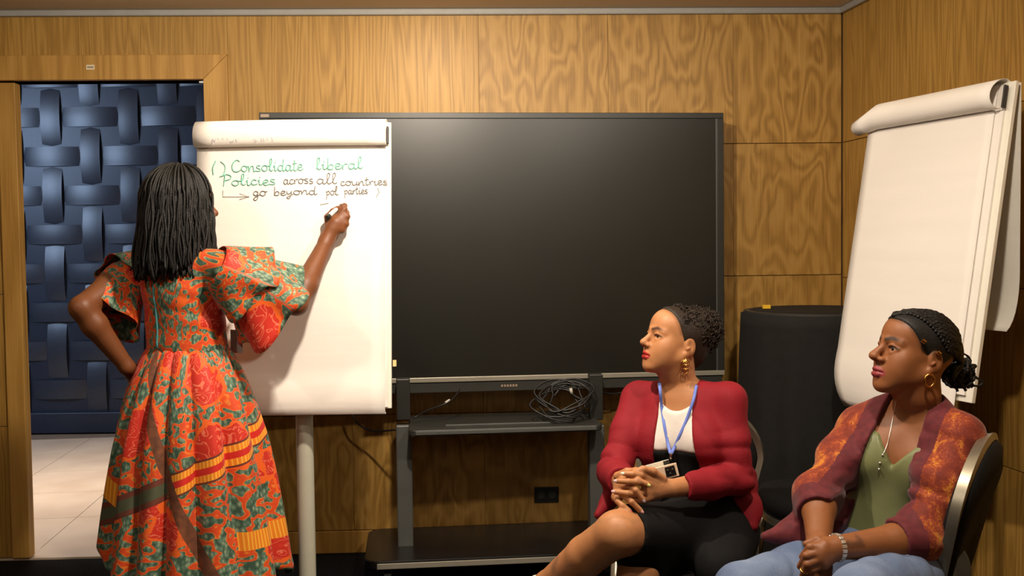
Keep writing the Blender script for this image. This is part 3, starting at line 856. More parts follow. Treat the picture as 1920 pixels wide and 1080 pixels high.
class Rec:
    """a recipe of soft unions / cuts, evaluated on any grid"""
    def __init__(s): s.ops = []; s.M = np.eye(3); s.o = np.zeros(3); s.s = 1.0
    def frame(s, o, M, sc=1.0): s.o = np.asarray(o, float); s.M = M; s.s = sc; return s
    def L(s, p): return s.o + s.M @ (np.asarray(p, float) * s.s)
    def cap(s, a, b, ra, rb=None, k=0.01, sub=False):
        rb = ra if rb is None else rb
        a, b = s.L(a), s.L(b); ra *= s.s; rb *= s.s; R = max(ra, rb)
        s.ops.append(('sub' if sub else 'add', lambda p: d_cap(p, a, b, ra, rb), np.minimum(a, b) - R, np.maximum(a, b) + R, k)); return s
    def chain(s, pts, rs, k=0.01, sub=False):
        rs = rs if hasattr(rs, '__len__') else [rs] * len(pts)
        for i in range(len(pts) - 1): s.cap(pts[i], pts[i + 1], rs[i], rs[i + 1], k, sub)
        return s
    def ell(s, c, r, k=0.01, sub=False, rot=None):
        c = s.L(c); r = np.array(r if hasattr(r, '__len__') else (r,) * 3, float) * s.s
        M = s.M if rot is None else s.M @ rot; R = r.max()
        s.ops.append(('sub' if sub else 'add', lambda p: d_ell(p, c, r, M), c - R, c + R, k)); return s
    def sym(s, fn, *a, **kw):
        """call twice, x mirrored in the frame"""
        for sg in (1, -1):
            aa = [tuple([q[0] * sg, q[1], q[2]]) if isinstance(q, tuple) and len(q) == 3 and i < (1 if fn == 'ell' else 2) else q for i, q in enumerate(a)]
            getattr(s, fn)(*aa, **kw)
        return s
    def cut(s, fun, k=0.004):
        """remove where fun(p)<0 (whole grid)"""
        s.ops.append(('sub', fun, None, None, k)); return s
    def disp(s, fun):
        s.ops.append(('disp', fun, None, None, 0)); return s
    def field(s, lo, hi, h):
        lo = np.asarray(lo, float); n = np.ceil((np.asarray(hi) - lo) / h).astype(int) + 1
        ax = [lo[i] + h * np.arange(n[i]) for i in range(3)]
        F = np.full(n, 0.2, np.float32)
        for op, fun, a, b, k in s.ops:
            if a is None: sl = (slice(None),) * 3
            else:
                m = k + 3.5 * h + (0.02 if op == 'add' else 0)
                i0 = np.clip(np.floor((a - m - lo) / h).astype(int), 0, n); i1 = np.clip(np.ceil((b + m - lo) / h).astype(int) + 1, 0, n)
                if np.any(i1 - i0 < 1): continue
                sl = tuple(slice(i0[i], i1[i]) for i in range(3))
            X = ax[0][sl[0]][:, None, None]; Y = ax[1][sl[1]][None, :, None]; Z = ax[2][sl[2]][None, None, :]
            d = fun((X, Y, Z)).astype(np.float32) if op != 'disp' else fun((X, Y, Z))
            if op == 'add': F[sl] = _smin(F[sl], d, k)
            elif op == 'sub': F[sl] = -_smin(-F[sl], d, k)
            else: F[sl] = F[sl] + d
        return F, lo, h
    def bounds(s, pad=0.02):
        a = np.min([o[2] for o in s.ops if o[0] == 'add'], axis=0); b = np.max([o[3] for o in s.ops if o[0] == 'add'], axis=0)
        return a - pad, b + pad
    def at(s, pts):
        p = (pts[:, 0], pts[:, 1], pts[:, 2]); F = np.full(len(pts), 0.2)
        for op, fun, a, b, k in s.ops:
            d = fun(p)
            if op == 'add': F = _smin(F, d, k)
            elif op == 'sub': F = -_smin(-F, d, k)
            else: F = F + d
        return F
    def hit(s, start, dirn, far=0.6, step=0.003):
        d = nrm(dirn); t = np.arange(0, far, step); pts = np.asarray(start)[None] + d[None] * t[:, None]
        F = s.at(pts); i = np.argmax(F < 0)
        return pts[i] if F[i] < 0 else None

def surfnet(F, lo, h):
    ins = F < 0; n = np.array(F.shape)
    c = np.zeros(n - 1, np.int8)
    offs = [(i, j, k) for i in (0, 1) for j in (0, 1) for k in (0, 1)]
    for i, j, k in offs: c += ins[i:n[0] - 1 + i, j:n[1] - 1 + j, k:n[2] - 1 + k]
    act = (c > 0) & (c < 8); I = np.argwhere(act)
    val = {o: F[I[:, 0] + o[0], I[:, 1] + o[1], I[:, 2] + o[2]].astype(float) for o in offs}
    acc = np.zeros((len(I), 3)); cnt = np.zeros(len(I))
    for a in offs:
        for ax in range(3):
            if a[ax]: continue
            b = list(a); b[ax] = 1; b = tuple(b)
            va, vb = val[a], val[b]; m = (va < 0) != (vb < 0)
            t = np.where(m, va / np.where(m, va - vb, 1), 0)
            p = np.tile(np.array(a, float), (len(I), 1)); p[:, ax] += t
            acc[m] += p[m]; cnt[m] += 1
    V = lo + h * (I + acc / cnt[:, None])
    idx = np.full(n - 1, -1, np.int64); idx[act] = np.arange(len(I))
    faces = []
    for ax in range(3):
        u, v = (ax + 1) % 3, (ax + 2) % 3
        sl0 = [slice(None)] * 3; sl1 = [slice(None)] * 3
        sl0[ax] = slice(0, n[ax] - 1); sl1[ax] = slice(1, n[ax])
        a = ins[tuple(sl0)]; b = ins[tuple(sl1)]
        E = np.argwhere(a != b)
        E = E[(E[:, u] > 0) & (E[:, v] > 0) & (E[:, u] < n[u] - 1) & (E[:, v] < n[v] - 1)]
        q = []
        for du, dv in ((-1, -1), (0, -1), (0, 0), (-1, 0)):
            e = E.copy(); e[:, u] += du; e[:, v] += dv
            q.append(idx[e[:, 0], e[:, 1], e[:, 2]])
        q = np.stack(q, 1); fl = a[E[:, 0], E[:, 1], E[:, 2]]
        q[~fl] = q[~fl][:, ::-1]
        faces.append(q)
    Fc = np.concatenate(faces); Fc = Fc[(Fc >= 0).all(1)]
    return V, Fc

def sculpt(rec, h, boxes=(), pad=0.02):
    """mesh of a recipe: coarse step h everywhere, finer steps in boxes [(lo,hi,h)]"""
    lo, hi = rec.bounds(pad); V, Fc = surfnet(*rec.field(lo, hi, h)); Vs, Fs, o = [], [], 0
    for (a, b, _) in boxes:
        cen = V[Fc].mean(1); m = 1.0 * h
        Fc = Fc[~((cen > np.asarray(a) + m).all(1) & (cen < np.asarray(b) - m).all(1))]
    Vs.append(V); Fs.append(Fc); o = len(V)
    for (a, b, hf) in boxes:
        v, f_ = surfnet(*rec.field(a, b, hf)); Vs.append(v); Fs.append(f_ + o); o += len(v)
    V = np.concatenate(Vs); Fc = np.concatenate(Fs)
    used = np.unique(Fc); mp = np.full(len(V), -1); mp[used] = np.arange(len(used))
    return V[used], mp[Fc]

def mesh_np(name, V, Fc, mat, parent=None, cols=None, attrs=None, origin=None, smooth_iter=0):
    me = bpy.data.meshes.new(name)
    off = np.zeros(3) if origin is None else np.asarray(origin, float)
    me.vertices.add(len(V)); me.vertices.foreach_set('co', (V - off).astype(np.float32).ravel())
    me.loops.add(Fc.size); me.loops.foreach_set('vertex_index', Fc.astype(np.int32).ravel())
    me.polygons.add(len(Fc)); me.polygons.foreach_set('loop_start', np.arange(0, Fc.size, Fc.shape[1], dtype=np.int32))
    me.update(calc_edges=True); me.validate()
    me.polygons.foreach_set('use_smooth', np.ones(len(me.polygons), bool))
    if cols is not None:
        at = me.color_attributes.new('Col', 'FLOAT_COLOR', 'POINT')
        at.data.foreach_set('color', np.concatenate([cols, np.ones((len(cols), 1))], 1).astype(np.float32).ravel())
    for k, v in (attrs or {}).items():
        if v.ndim == 1:
            at = me.attributes.new(k, 'FLOAT', 'POINT'); at.data.foreach_set('value', v.astype(np.float32))
        else:
            at = me.attributes.new(k, 'FLOAT_VECTOR', 'POINT'); at.data.foreach_set('vector', v.astype(np.float32).ravel())
    ob = bpy.data.objects.new(name, me); COL.objects.link(ob); me.materials.append(mat)
    ob.location = off
    if smooth_iter:
        md = ob.modifiers.new('sm', 'SMOOTH'); md.factor = 0.5; md.iterations = smooth_iter
    if parent is not None:
        ob.parent = parent; ob.matrix_parent_inverse = parent_inv(parent)
    return ob

_rs = np.random.RandomState(11); _LAT = _rs.rand(32, 32, 32).astype(np.float32) * 2 - 1
def vnoise(X, Y, Z):
    X, Y, Z = np.broadcast_arrays(X, Y, Z)
    xi, yi, zi = np.floor(X).astype(int), np.floor(Y).astype(int), np.floor(Z).astype(int)
    f = [a - b for a, b in ((X, xi), (Y, yi), (Z, zi))]; f = [t * t * (3 - 2 * t) for t in f]
    r = 0
    for i in (0, 1):
        for j in (0, 1):
            for k in (0, 1):
                wgt = (f[0] if i else 1 - f[0]) * (f[1] if j else 1 - f[1]) * (f[2] if k else 1 - f[2])
                r = r + wgt * _LAT[(xi + i) % 32, (yi + j) % 32, (zi + k) % 32]
    return r
def folds(axis, amp, f_along, f_cross, seed=0.0, M=None):
    """ripples: noise stretched across 'axis'"""
    a = nrm(axis); u = nrm(np.cross(a, [0.3, 0.2, 0.9])); v = np.cross(a, u)
    def fn(p):
        A = p[0] * a[0] + p[1] * a[1] + p[2] * a[2]; U = p[0] * u[0] + p[1] * u[1] + p[2] * u[2]; W = p[0] * v[0] + p[1] * v[1] + p[2] * v[2]
        n = vnoise(A * f_along + seed, U * f_cross + seed * 1.7, W * f_cross - seed)
        return (1 - np.abs(n) * 2.2) * amp
    return fn
def near(fun, c, r):
    c = np.asarray(c)
    def fn(p):
        d = np.sqrt((p[0] - c[0]) ** 2 + (p[1] - c[1]) ** 2 + (p[2] - c[2]) ** 2)
        return fun(p) * np.clip(1.3 - d / r, 0, 1)
    return fn

def basis(fwd, up=(0, 0, 1)):
    f = nrm(fwd); r = nrm(np.cross(f, up)); return np.column_stack([r, f, np.cross(r, f)])

# ---------------- skin, paint
def skinmat(name, rough=0.5):
    t = NT(name); a = t.node('ShaderNodeVertexColor', layer_name='Col').outputs['Color']
    p = t.coord('Object'); n = t.noise(p, 35, 4, 0.6)
    hi = t.node('ShaderNodeMix', data_type='RGBA', blend_type='MULTIPLY')
    hi.inputs[0].default_value = 1.0
    t.link(a, hi.inputs[6]); t.link(t.ramp(n, [(0.3, (0.88, 0.86, 0.85)), (0.7, (1.0, 1.0, 1.0))]), hi.inputs[7])
    t.base(hi.outputs[2]).set(rough, spec=0.4, Subsurface_Weight=0.12, Subsurface_Scale=0.02)
    t.b.inputs['Subsurface Radius'].default_value = (1.0, 0.4, 0.2)
    t.bump(t.noise(p, 420, 2), 0.06, 0.002); return t.m
M_SKIN = skinmat('skin')
def paint(V, base, ops):
    """ops: (signed distance function, colour, softness)"""
    C = np.tile(np.array(base, float), (len(V), 1)); p = (V[:, 0], V[:, 1], V[:, 2])
    for fun, col, soft in ops:
        wgt = np.clip(0.5 - fun(p) / soft, 0, 1)[:, None]
        C = C * (1 - wgt) + np.array(col) * wgt
    return C
def capf(a, b, r): return lambda p: d_cap(p, np.asarray(a), np.asarray(b), r, r)
def multif(fs): return lambda p: np.min([f_(p) for f_ in fs], axis=0)

# ---------------- head
def head(rec, o, M, s=1.0, nose_w=1.0, lips=1.0, nose_l=1.0):
    """adds a head to a recipe; returns local->world function and paint strokes"""
    rec.frame(o, M, s)
    rec.ell((0, -.018, .030), (.0735, .094, .084), k=.02)
    rec.ell((0, .012, -.030), (.061, .074, .080), k=.03)
    rec.ell((0, .044, .048), (.057, .045, .050), k=.03)
    rec.ell((0, .043, -.058), (.045, .044, .050), k=.03)
    rec.sym('cap', (.056, -.008, -.048), (.018, .066, -.094), .015, .014, k=.028)
    rec.ell((0, .075, -.098), (.019, .015, .016), k=.016)
    rec.sym('ell', (.040, .050, -.022), (.025, .025, .026), k=.026)
    rec.sym('ell', (.036, .046, -.052), (.022, .024, .026), k=.03)
    rec.sym('cap', (.010, .087, .022), (.046, .067, .020), .0068, .0065, k=.014)
    rec.sym('ell', (.031, .096, .003), (.0165, .014, .0115), k=.010, sub=True)
    # lids
    for sg in (1, -1):
        rec.chain([(.0165 * sg, .0800, .003), (.024 * sg, .0845, .0095), (.033 * sg, .0835, .0115), (.047 * sg, .0725, .004)], [.0030, .0034, .0034, .0030], k=.004)
        rec.chain([(.0165 * sg, .0800, .001), (.030 * sg, .0805, -.0085), (.047 * sg, .0725, .002)], [.003, .0036, .003], k=.005)
    # nose
    ty = .088 + .026 * nose_l
    rec.cap((0, .0835, .014), (0, ty, -.023), .0072, .0100 * (0.6 + 0.4 * nose_w), k=.012)
    rec.cap((0, .100, -.034), (0, .090, -.050), .0060, .0055, k=.010)
    rec.ell((0, ty - .0005, -.0265), (.0112 * nose_w, .0105, .0095), k=.008)
    rec.sym('ell', (.0122 * nose_w, .095, -.0315), (.0085 * nose_w, .0115, .0080), k=.007)
    rec.sym('ell', (.007 * nose_w, .103, -.0385), (.0036 * nose_w, .006, .0034), k=.003, sub=True)
    # mouth
    rec.ell((0, .074, -.062), (.029, .018, .026), k=.016)
    lu = [(-.024, .083, -.0640), (-.012, .0935, -.0595), (-.004, .0975, -.0570), (.004, .0975, -.0570), (.012, .0935, -.0595), (.024, .083, -.0640)]
    ll = [(-.022, .083, -.0665), (-.010, .0940, -.0710), (.010, .0940, -.0710), (.022, .083, -.0665)]
    rec.chain(lu, [.0030, .0048 * lips, .0048 * lips, .0048 * lips, .0048 * lips, .0030], k=.005)
    rec.chain(ll, [.0030, .0060 * lips, .0060 * lips, .0030], k=.005)
    rec.chain([(-.024, .088, -.0650), (-.010, .1000, -.0645), (.010, .1000, -.0645), (.024, .088, -.0650)], .0016, k=.003, sub=True)
    # ears
    ra = Matrix.Rotation(math.radians(-14), 3, 'X'); ra = np.array(ra)
    rec.sym('ell', (.0735, -.022, -.008), (.0085, .0195, .031), k=.006, rot=ra)
    for sg in (1, -1):
        rec.ell((.084 * sg, -.019, -.004), (.007, .0115, .019), k=.005, sub=True, rot=ra)
        rec.ell((.0725 * sg, -.012, -.036), (.0065, .0085, .0095), k=.006)
        rec.cap((.080 * sg, -.016, -.012), (.079 * sg, -.010, -.018), .0035, .003, k=.004)
    Lf = rec.L
    lipf = multif([capf(Lf(lu[i]), Lf(lu[i + 1]), .0074 * s * lips) for i in range(5)] + [capf(Lf(ll[i]), Lf(ll[i + 1]), .0084 * s * lips) for i in range(3)])
    browf = multif([capf(Lf((a * sg, b, c)), Lf((a2 * sg, b2, c2)), .0052 * s) for sg in (1, -1) for (a, b, c, a2, b2, c2) in ((.013, .094, .0235, .030, .088, .0295), (.030, .088, .0295, .050, .066, .0235))])
    lashf = multif([capf(Lf((a * sg, b, c)), Lf((a2 * sg, b2, c2)), .0026 * s) for sg in (1, -1) for (a, b, c, a2, b2, c2) in ((.019, .0850, .0050, .031, .0885, .0085), (.031, .0885, .0085, .049, .075, .0045))])
    o2, M2, s2 = np.array(o), M, s
    L0 = lambda q: o2 + M2 @ (np.asarray(q, float) * s2)
    return L0, dict(lip=lipf, brow=browf, lash=lashf)

M_EYEW = plain('eye_white', S(186, 174, 162), 0.25, var=0.03)
M_IRIS = plain('dark_brown_iris', S(30, 18, 12), 0.15, var=0.2)
def eyes(L0, M, s, gaze, parent):
    for sg in (1, -1):
        c = L0((.031 * sg, .0712, .002)); r = .0118 * s
        e = MB().sphere(c, r, 16, 12).build('eye', M_EYEW, parent)
        g = nrm(M @ np.asarray(gaze, float))
        MB().sphere(c + g * r * 0.70, (.0064 * s, .0042 * s, .0064 * s), 12, 8, basis(g)).build('iris', M_IRIS, e)
# ================================================================== woman writing at the flip chart (seen from behind)
def fingers(rec, pts, r0, r1, k=0.004):
    n = len(pts); rec.chain(pts, [r0 + (r1 - r0) * i / (n - 1) for i in range(n)], k=k)
def wframe(rec): return rec.frame(np.zeros(3), np.eye(3), 1.0)

B1 = nrm([.57, .82, 0]); T1 = basis(B1)
waist1 = P(352, 658, 3.25); neck1 = P(337, 468, 3.25)
ctr1 = np.array([waist1[0], 3.25, 0.0])
SK1 = S(116, 68, 37)
r = Rec(); 
hc1 = P(345, 383, 3.24); HM1 = basis(nrm([.66, .75, -0.02]))
L1, pf = head(r, hc1, HM1, 0.98)
wframe(r)
r.cap(L1((0, -.02, -.05)), neck1 + [0, 0, -.03], .050, .056, k=.03)
tz = lambda z: np.array([ctr1[0] + (neck1[0] - waist1[0]) * (z - waist1[2]) / (neck1[2] - waist1[2]), 3.25, z])
r.frame(tz(1.17), T1); r.ell((0, 0, 0), (.145, .095, .14), k=.03)
r.frame(tz(1.02), T1); r.ell((0, 0, 0), (.130, .095, .13), k=.05)
r.frame(tz(0.86), T1); r.ell((0, -.01, 0), (.165, .125, .13), k=.05)
wframe(r)
SL1 = P(250, 508, 3.35); SR1 = P(425, 506, 3.15)
EL1 = P(153, 577, 3.13); WL1 = P(238, 688, 3.21)
ER1 = P(556, 570, 3.29); WR1 = P(612, 452, 3.455)
r.cap(neck1 + [0, 0, -.03], SL1, .05, .050, k=.03); r.cap(neck1 + [0, 0, -.03], SR1, .05, .050, k=.03)
for s_, e_, w_ in ((SL1, EL1, WL1), (SR1, ER1, WR1)):
    mid = s_ + (e_ - s_) * 0.45
    r.chain([s_, mid, e_], [.048, .046, .036], k=.02)
    fm = e_ + (w_ - e_) * 0.28
    r.chain([e_, fm, w_], [.036, .039, .024], k=.015)
# left hand on the hip
h0 = WL1; h1 = P(262, 712, 3.29)
r.cap(h0, h0 + (h1 - h0) * .6, .024, .030, k=.012)
for i in range(4):
    a = h0 + (h1 - h0) * .7 + np.array([0, 0, .026 - .017 * i]); d = np.array([.03, .06, -.012])
    fingers(r, [a, a + d * .6, a + d * 1.0 + np.array([.012, .0, -.004])], .0085, .0068)
fingers(r, [h0 + (h1 - h0) * .3, P(250, 712, 3.23), P(262, 728, 3.23)], .011, .008)
# right hand closed round the marker
kn = [P(645, 393, 3.475), P(650, 406, 3.473), P(648, 420, 3.470), P(641, 431, 3.466)]
palm = P(629, 419, 3.47)
r.cap(WR1, palm, .025, .028, k=.015)
for i, q in enumerate(kn):
    r.cap(palm + (WR1 - palm) * .3, q, .018, .0125, k=.012)
mk_tip = onplane(641, 383, A['f'](0, 0, 0.008), A['n']); mk_end = P(617, 405, 3.452)
md = nrm(mk_end - mk_tip)
tgt = [mk_tip - md * -.030, mk_tip - md * -.038, P(634, 408, 3.508), P(630, 418, 3.505)]
bend = [P(646, 386, 3.505), P(650, 399, 3.512), P(649, 413, 3.512), P(642, 425, 3.508)]
for i in range(4):
    fingers(r, [kn[i], bend[i], (bend[i] + tgt[i]) / 2 + np.array([.0, .006, 0]), tgt[i]], .0105, .0075)
fingers(r, [P(616, 428, 3.462), P(614, 407, 3.475), P(624, 396, 3.487), mk_tip + md * .034], .0125, .0085)
# legs
for sx in (-1, 1):
    hip = tz(.84) + T1 @ np.array([.08 * sx, 0, 0]); kn_ = np.array([hip[0], hip[1], .47]); an = np.array([hip[0], hip[1], .09])
    r.chain([hip, kn_, kn_ + [0, 0, -.12], an], [.085, .056, .055, .034], k=.02)
    ft = an + [0, 0, -.05]; r.cap(ft, ft + T1 @ np.array([.01 * sx, .13, -.012]), .034, .026, k=.02)
hb = (L1((0, 0, 0)) - .15, L1((0, 0, 0)) + .15)
fb = (np.minimum(WR1, mk_tip) - [.06, .04, .06], np.maximum(WR1, mk_tip) + [.06, .05, .06])
V, F_ = sculpt(r, .007, [(hb[0], hb[1], .0035), (fb[0], fb[1], .0028)])
ops = [(pf['lip'], S(120, 50, 45), .003), (pf['brow'], S(30, 20, 15), .004)]
w1 = empty('person', (ctr1[0], 3.25, 0), 'woman in orange and teal patterned dress writing on the flip chart', 'person')
body1 = mesh_np('body', V, F_, M_SKIN, w1, paint(V, SK1, ops), origin=ctr1)
eyes(L1, HM1, .98, (0, 1, 0), w1)
mk = MB().tube([mk_tip, mk_tip + md * .006, mk_tip + md * .0062, mk_tip + md * .018, mk_tip + md * .0185, mk_end], [.002, .003, .005, .0065, .0085, .0085], 12)
mo = empty('marker', mk_tip, 'white-barrelled marker held in the writing hand at the flip chart', 'marker')
M_MKW = plain('marker_barrel', S(205, 203, 196), 0.4); M_MKD = plain('marker_dark', S(34, 44, 42), 0.4)
MB().tube([mk_tip, mk_tip + md * .006, mk_tip + md * .0062, mk_tip + md * .02], [.002, .003, .005, .0065], 12).build('nib', M_MKD, mo)
MB().tube([mk_tip + md * .0185, mk_end], [.0080, .0080], 14).build('barrel', M_MKW, mo, angle=40)
MB().tube([mk_end - md * .001, mk_end + md * .012], [.0084, .0078], 14).build('end_plug', M_MKD, mo, angle=40)

# ---------------- wax-print cloth
def waxprint(name, skirt=False):
    t = NT(name)
    a = t.node('ShaderNodeAttribute', attribute_name='pat').outputs['Vector']
    warp = t.node('ShaderNodeTexNoise'); t.link(a, warp.inputs['Vector']); warp.inputs['Scale'].default_value = 9; warp.inputs['Detail'].default_value = 2
    add = t.node('ShaderNodeVectorMath', operation='MULTIPLY_ADD'); t.link(warp.outputs['Color'], add.inputs[0]); add.inputs[1].default_value = (.05, .05, .05); t.link(a, add.inputs[2])
    v = add.outputs[0]
    # ground: fine teal crackle
    cr = t.voro(t.mapping(a, scale=(1, 1, .55)), 190)
    teal = t.ramp(cr, [(.12, S(150, 164, 136)), (.38, S(98, 126, 104)), (.75, S(54, 80, 64))])
    # orange squiggles
    n = t.noise(t.mapping(v, scale=(1, 1, 1.25)), 38, 1.4, .45)
    w = t.math('MULTIPLY', t.math('ABSOLUTE', t.math('SUBTRACT', n, .47)), 6.0)
    org = t.ramp(w, [(.0, S(206, 66, 24)), (.22, S(212, 76, 24)), (.24, S(214, 88, 26)), (.30, S(222, 112, 32)), (.36, S(226, 132, 50))])
    c = t.mix(t.math('LESS_THAN', w, .36), teal, org)
    # red medallions with curls
    vd = t.voro(v, 8.0)
    curl = t.math('SINE', t.math('ADD', t.math('MULTIPLY', t.noise(v, 50, 1, .4, 1.2), 26.0), t.math('MULTIPLY', vd, 14.0)))
    red = t.ramp(curl, [(.35, S(196, 42, 24)), (.78, S(208, 56, 26)), (.93, S(222, 112, 84))])
    medge = t.math('ADD', vd, t.math('MULTIPLY', t.math('SUBTRACT', t.noise(v, 40, 1), .5), .22))
    c = t.mix(t.math('LESS_THAN', medge, .37), c, (*S(230, 96, 26), 1))
    c = t.mix(t.math('LESS_THAN', medge, .325), c, red)
    if skirt:
        sp = t.node('ShaderNodeSeparateXYZ'); t.link(t.node('ShaderNodeAttribute', attribute_name='fi').outputs['Vector'], sp.inputs[0])
        ph, z = sp.outputs[0], sp.outputs[2]
        # crossing band
        bz_ = t.math('SUBTRACT', z, t.math('MULTIPLY_ADD', ph, .0973, .629)); ab = t.math('ABSOLUTE', bz_)
        yel = t.ramp(t.math('SINE', t.math('MULTIPLY', ph, 170.0)), [(.2, S(226, 130, 24)), (.8, S(244, 176, 56))])
        right = t.mix(t.math('LESS_THAN', ab, .010), yel, (*S(200, 34, 26), 1))
        left = t.mix(t.math('LESS_THAN', ab, .018), (*S(104, 52, 36), 1), (*S(76, 80, 58), 1))
        band = t.mix(t.math('GREATER_THAN', ph, .0), left, right)
        c = t.mix(t.math('LESS_THAN', ab, .030), t.mix(t.math('LESS_THAN', ab, .036), c, (*S(104, 46, 34), 1)), band)
        # long brown stripe
        st = t.math('ABSOLUTE', t.math('SUBTRACT', ph, t.math('MULTIPLY_ADD', z, -1.635, 1.066)))
        brown = t.ramp(t.noise(a, 90, 2), [(.35, S(92, 54, 36)), (.7, S(124, 72, 44))])
        c = t.mix(t.math('LESS_THAN', st, .072), c, brown)
        # second yellow band near the left and right hems
        b2 = t.math('ABSOLUTE', t.math('SUBTRACT', z, t.math('MULTIPLY_ADD', ph, -.25, .34)))
        m2_ = t.math('MULTIPLY', t.math('LESS_THAN', b2, .035), t.math('LESS_THAN', ph, -.95))
        c = t.mix(m2_, c, yel)
        b3 = t.math('MULTIPLY', t.math('LESS_THAN', t.math('ABSOLUTE', t.math('SUBTRACT', z, .452)), .028), t.math('GREATER_THAN', ph, .78))
        c = t.mix(b3, c, yel)
    t.base(c).set(.62, spec=.35, Sheen_Weight=.1)
    t.bump(t.noise(a, 300, 2), .08, .002)
    return t.m
M_WAX = waxprint('wax_print'); M_WAXS = waxprint('wax_print_skirt', True)
M_ZIP = plain('teal_zip', S(64, 130, 132), .5)
M_DKSIDE = plain('dark_side_panel', S(46, 40, 30), .7)

# bodice
b = Rec()
for z, a_, c_ in ((1.215, .158, .112), (1.12, .150, .108), (1.03, .148, .112)):
    b.frame(tz(z), T1); b.ell((0, 0, 0), (a_, c_, .105), k=.04)
wframe(b)
b.cap(neck1 + [0, 0, -.045], SL1 + [0, 0, .002], .060, .058, k=.04); b.cap(neck1 + [0, 0, -.045], SR1 + [0, 0, .002], .060, .058, k=.04)
b.cut(lambda p: (p[2] - (waist1[2] + .002)) + 0 * p[0] + 0 * p[1], k=.003)
b.frame(neck1 + T1 @ np.array([0, .03, .04]), T1); b.ell((0, 0, 0), (.075, .085, .06), k=.01, sub=True)
b.disp(near(folds([.2, 0, 1], .0035, 22, 6, 3.1), tz(1.08), .2))
V, F_ = sculpt(b, .006)
def patcoord(V, seed=0.0, sc=1.0):
    # wrap around the torso: angle*radius, depth, height
    ang = np.arctan2(V[:, 0] - ctr1[0], -(V[:, 1] - 3.25)); return np.stack([ang * .10 * sc + seed, np.zeros(len(V)) + seed, V[:, 2] * sc * .6], 1)
dress = mesh_np('dress', V, F_, M_WAX, w1, attrs={'pat': patcoord(V, 2.0)}, origin=waist1)
# zip down the centre back
zp = []
for z in np.linspace(waist1[2] - .0, 1.275, 16):
    q = tz(z) + T1 @ np.array([0, -.3, 0]); h_ = b.hit(q, T1[:, 1])
    if h_ is not None: zp.append(h_ - T1[:, 1] * .0015)
MB().tube(zp, .0042, 6).build('zip', M_ZIP, dress)

# skirt: pleated cone
G_ = []; fi = []; NT_, NA = 60, 240
for i in range(NT_):
    t = i / (NT_ - 1); ring = []
    for k in range(NA):
        a = 2 * math.pi * k / NA; d = np.array([math.sin(a), -math.cos(a), 0])   # a=0 faces the camera
        dl = T1.T @ d
        rw = 1 / math.sqrt((dl[0] / .150) ** 2 + (dl[1] / .116) ** 2)
        hem = .285 + .15 * max(0, math.sin(-a - .35)) ** 1.5 * (1 if a > math.pi else 0) + 0.03 * math.cos(a * 5)
        z = waist1[2] + .012 + (hem - waist1[2]) * t
        q = (waist1[2] - z)
        R_ = rw + .085 * (1 - math.exp(-q / .10)) * .55 + q * .165
        pl = abs(math.sin(a * 7 + .4 + .5 * math.sin(a * 2))) ** .6 * 2 - 1.2
        R_ += pl * .027 * min(1, .22 + q / .35) + .006 * math.sin(a * 19 + 9 * q) * min(1, q / .3)
        ring.append(np.array([ctr1[0] + .0 + .012 * q, 3.25, z]) + d * R_)
        aa = (a + math.pi) % (2 * math.pi) - math.pi
        fi.append((aa, 0, z))
    G_.append(ring)
mb = MB().loft(G_, cap=False)
skirt = mb.build('skirt', M_WAXS, dress, solid=.002)
fi = np.array(fi); at = skirt.data.attributes.new('fi', 'FLOAT_VECTOR', 'POINT'); at.data.foreach_set('vector', fi.astype(np.float32).ravel())
pt = np.stack([fi[:, 0] * .155 + 7, np.zeros(len(fi)), fi[:, 2] * .6], 1)
at = skirt.data.attributes.new('pat', 'FLOAT_VECTOR', 'POINT'); at.data.foreach_set('vector', pt.astype(np.float32).ravel())

# flounced sleeves: flared rings round the upper arm
def flounce(name, a0, axis, length, r0, r1, waves, amp, squash=1.0, phase=0.0, droop=0.0, seed=0.0, cut=0.0):
    ax = nrm(axis); u = nrm(np.cross(ax, [0, 0, 1])); v = np.cross(u, ax)     # v points up
    if v[2] < 0: v = -v; u = -u
    G_ = []; pc = []; NA = 96; NT_ = 14
    for i in range(NT_):
        t = i / (NT_ - 1); ring = []
        for k in range(NA):
            a = 2 * math.pi * k / NA
            wv = math.sin(a * waves + phase) 
            rr_ = r0 + (r1 - r0) * t ** .85 + amp * wv * t * t
            under = max(0.0, -math.sin(a))
            ln = length * t * (1 + .10 * math.sin(a * waves * .5 + phase) - cut * under)
            q = a0 + ax * ln + u * rr_ * math.cos(a) * squash + v * rr_ * math.sin(a) * (1.0 + .25 * under * t) - np.array([0, 0, droop * t * t])
            ring.append(q); pc.append((a * .066 + seed, 0, length * t * .72 + seed))
        G_.append(ring)
    o = MB().loft(G_, cap=False).build(name, M_WAX, dress, solid=.002)
    at = o.data.attributes.new('pat', 'FLOAT_VECTOR', 'POINT'); at.data.foreach_set('vector', np.array(pc, np.float32).ravel())
    return o
dR = ER1 - SR1; dL = EL1 - SL1
flounce('sleeve_flounce', SR1 - nrm(dR) * .04, dR + np.array([.0, 0, .0]), .150, .062, .112, 5, .015, phase=1.0, droop=.0, seed=1.3, cut=.35)
flounce('sleeve_flounce', SR1 + nrm(dR) * .035, dR + np.array([.0, -.02, -.03]), .165, .066, .134, 5, .020, phase=.2, droop=.02, seed=4.4, cut=.1)
flounce('sleeve_flounce', SL1 - nrm(dL) * .03, dL, .10, .060, .082, 5, .010, phase=.5, droop=.0, seed=3.2, cut=.3)
flounce('sleeve_flounce', SL1 + nrm(dL) * .03, dL + np.array([.03, .03, -.10]), .15, .062, .098, 4, .014, phase=2.2, droop=.03, seed=5.9, cut=.0)
M_IVORY = plain('badge_card', S(160, 142, 136), .5)
bd = P(444, 640, 3.27)
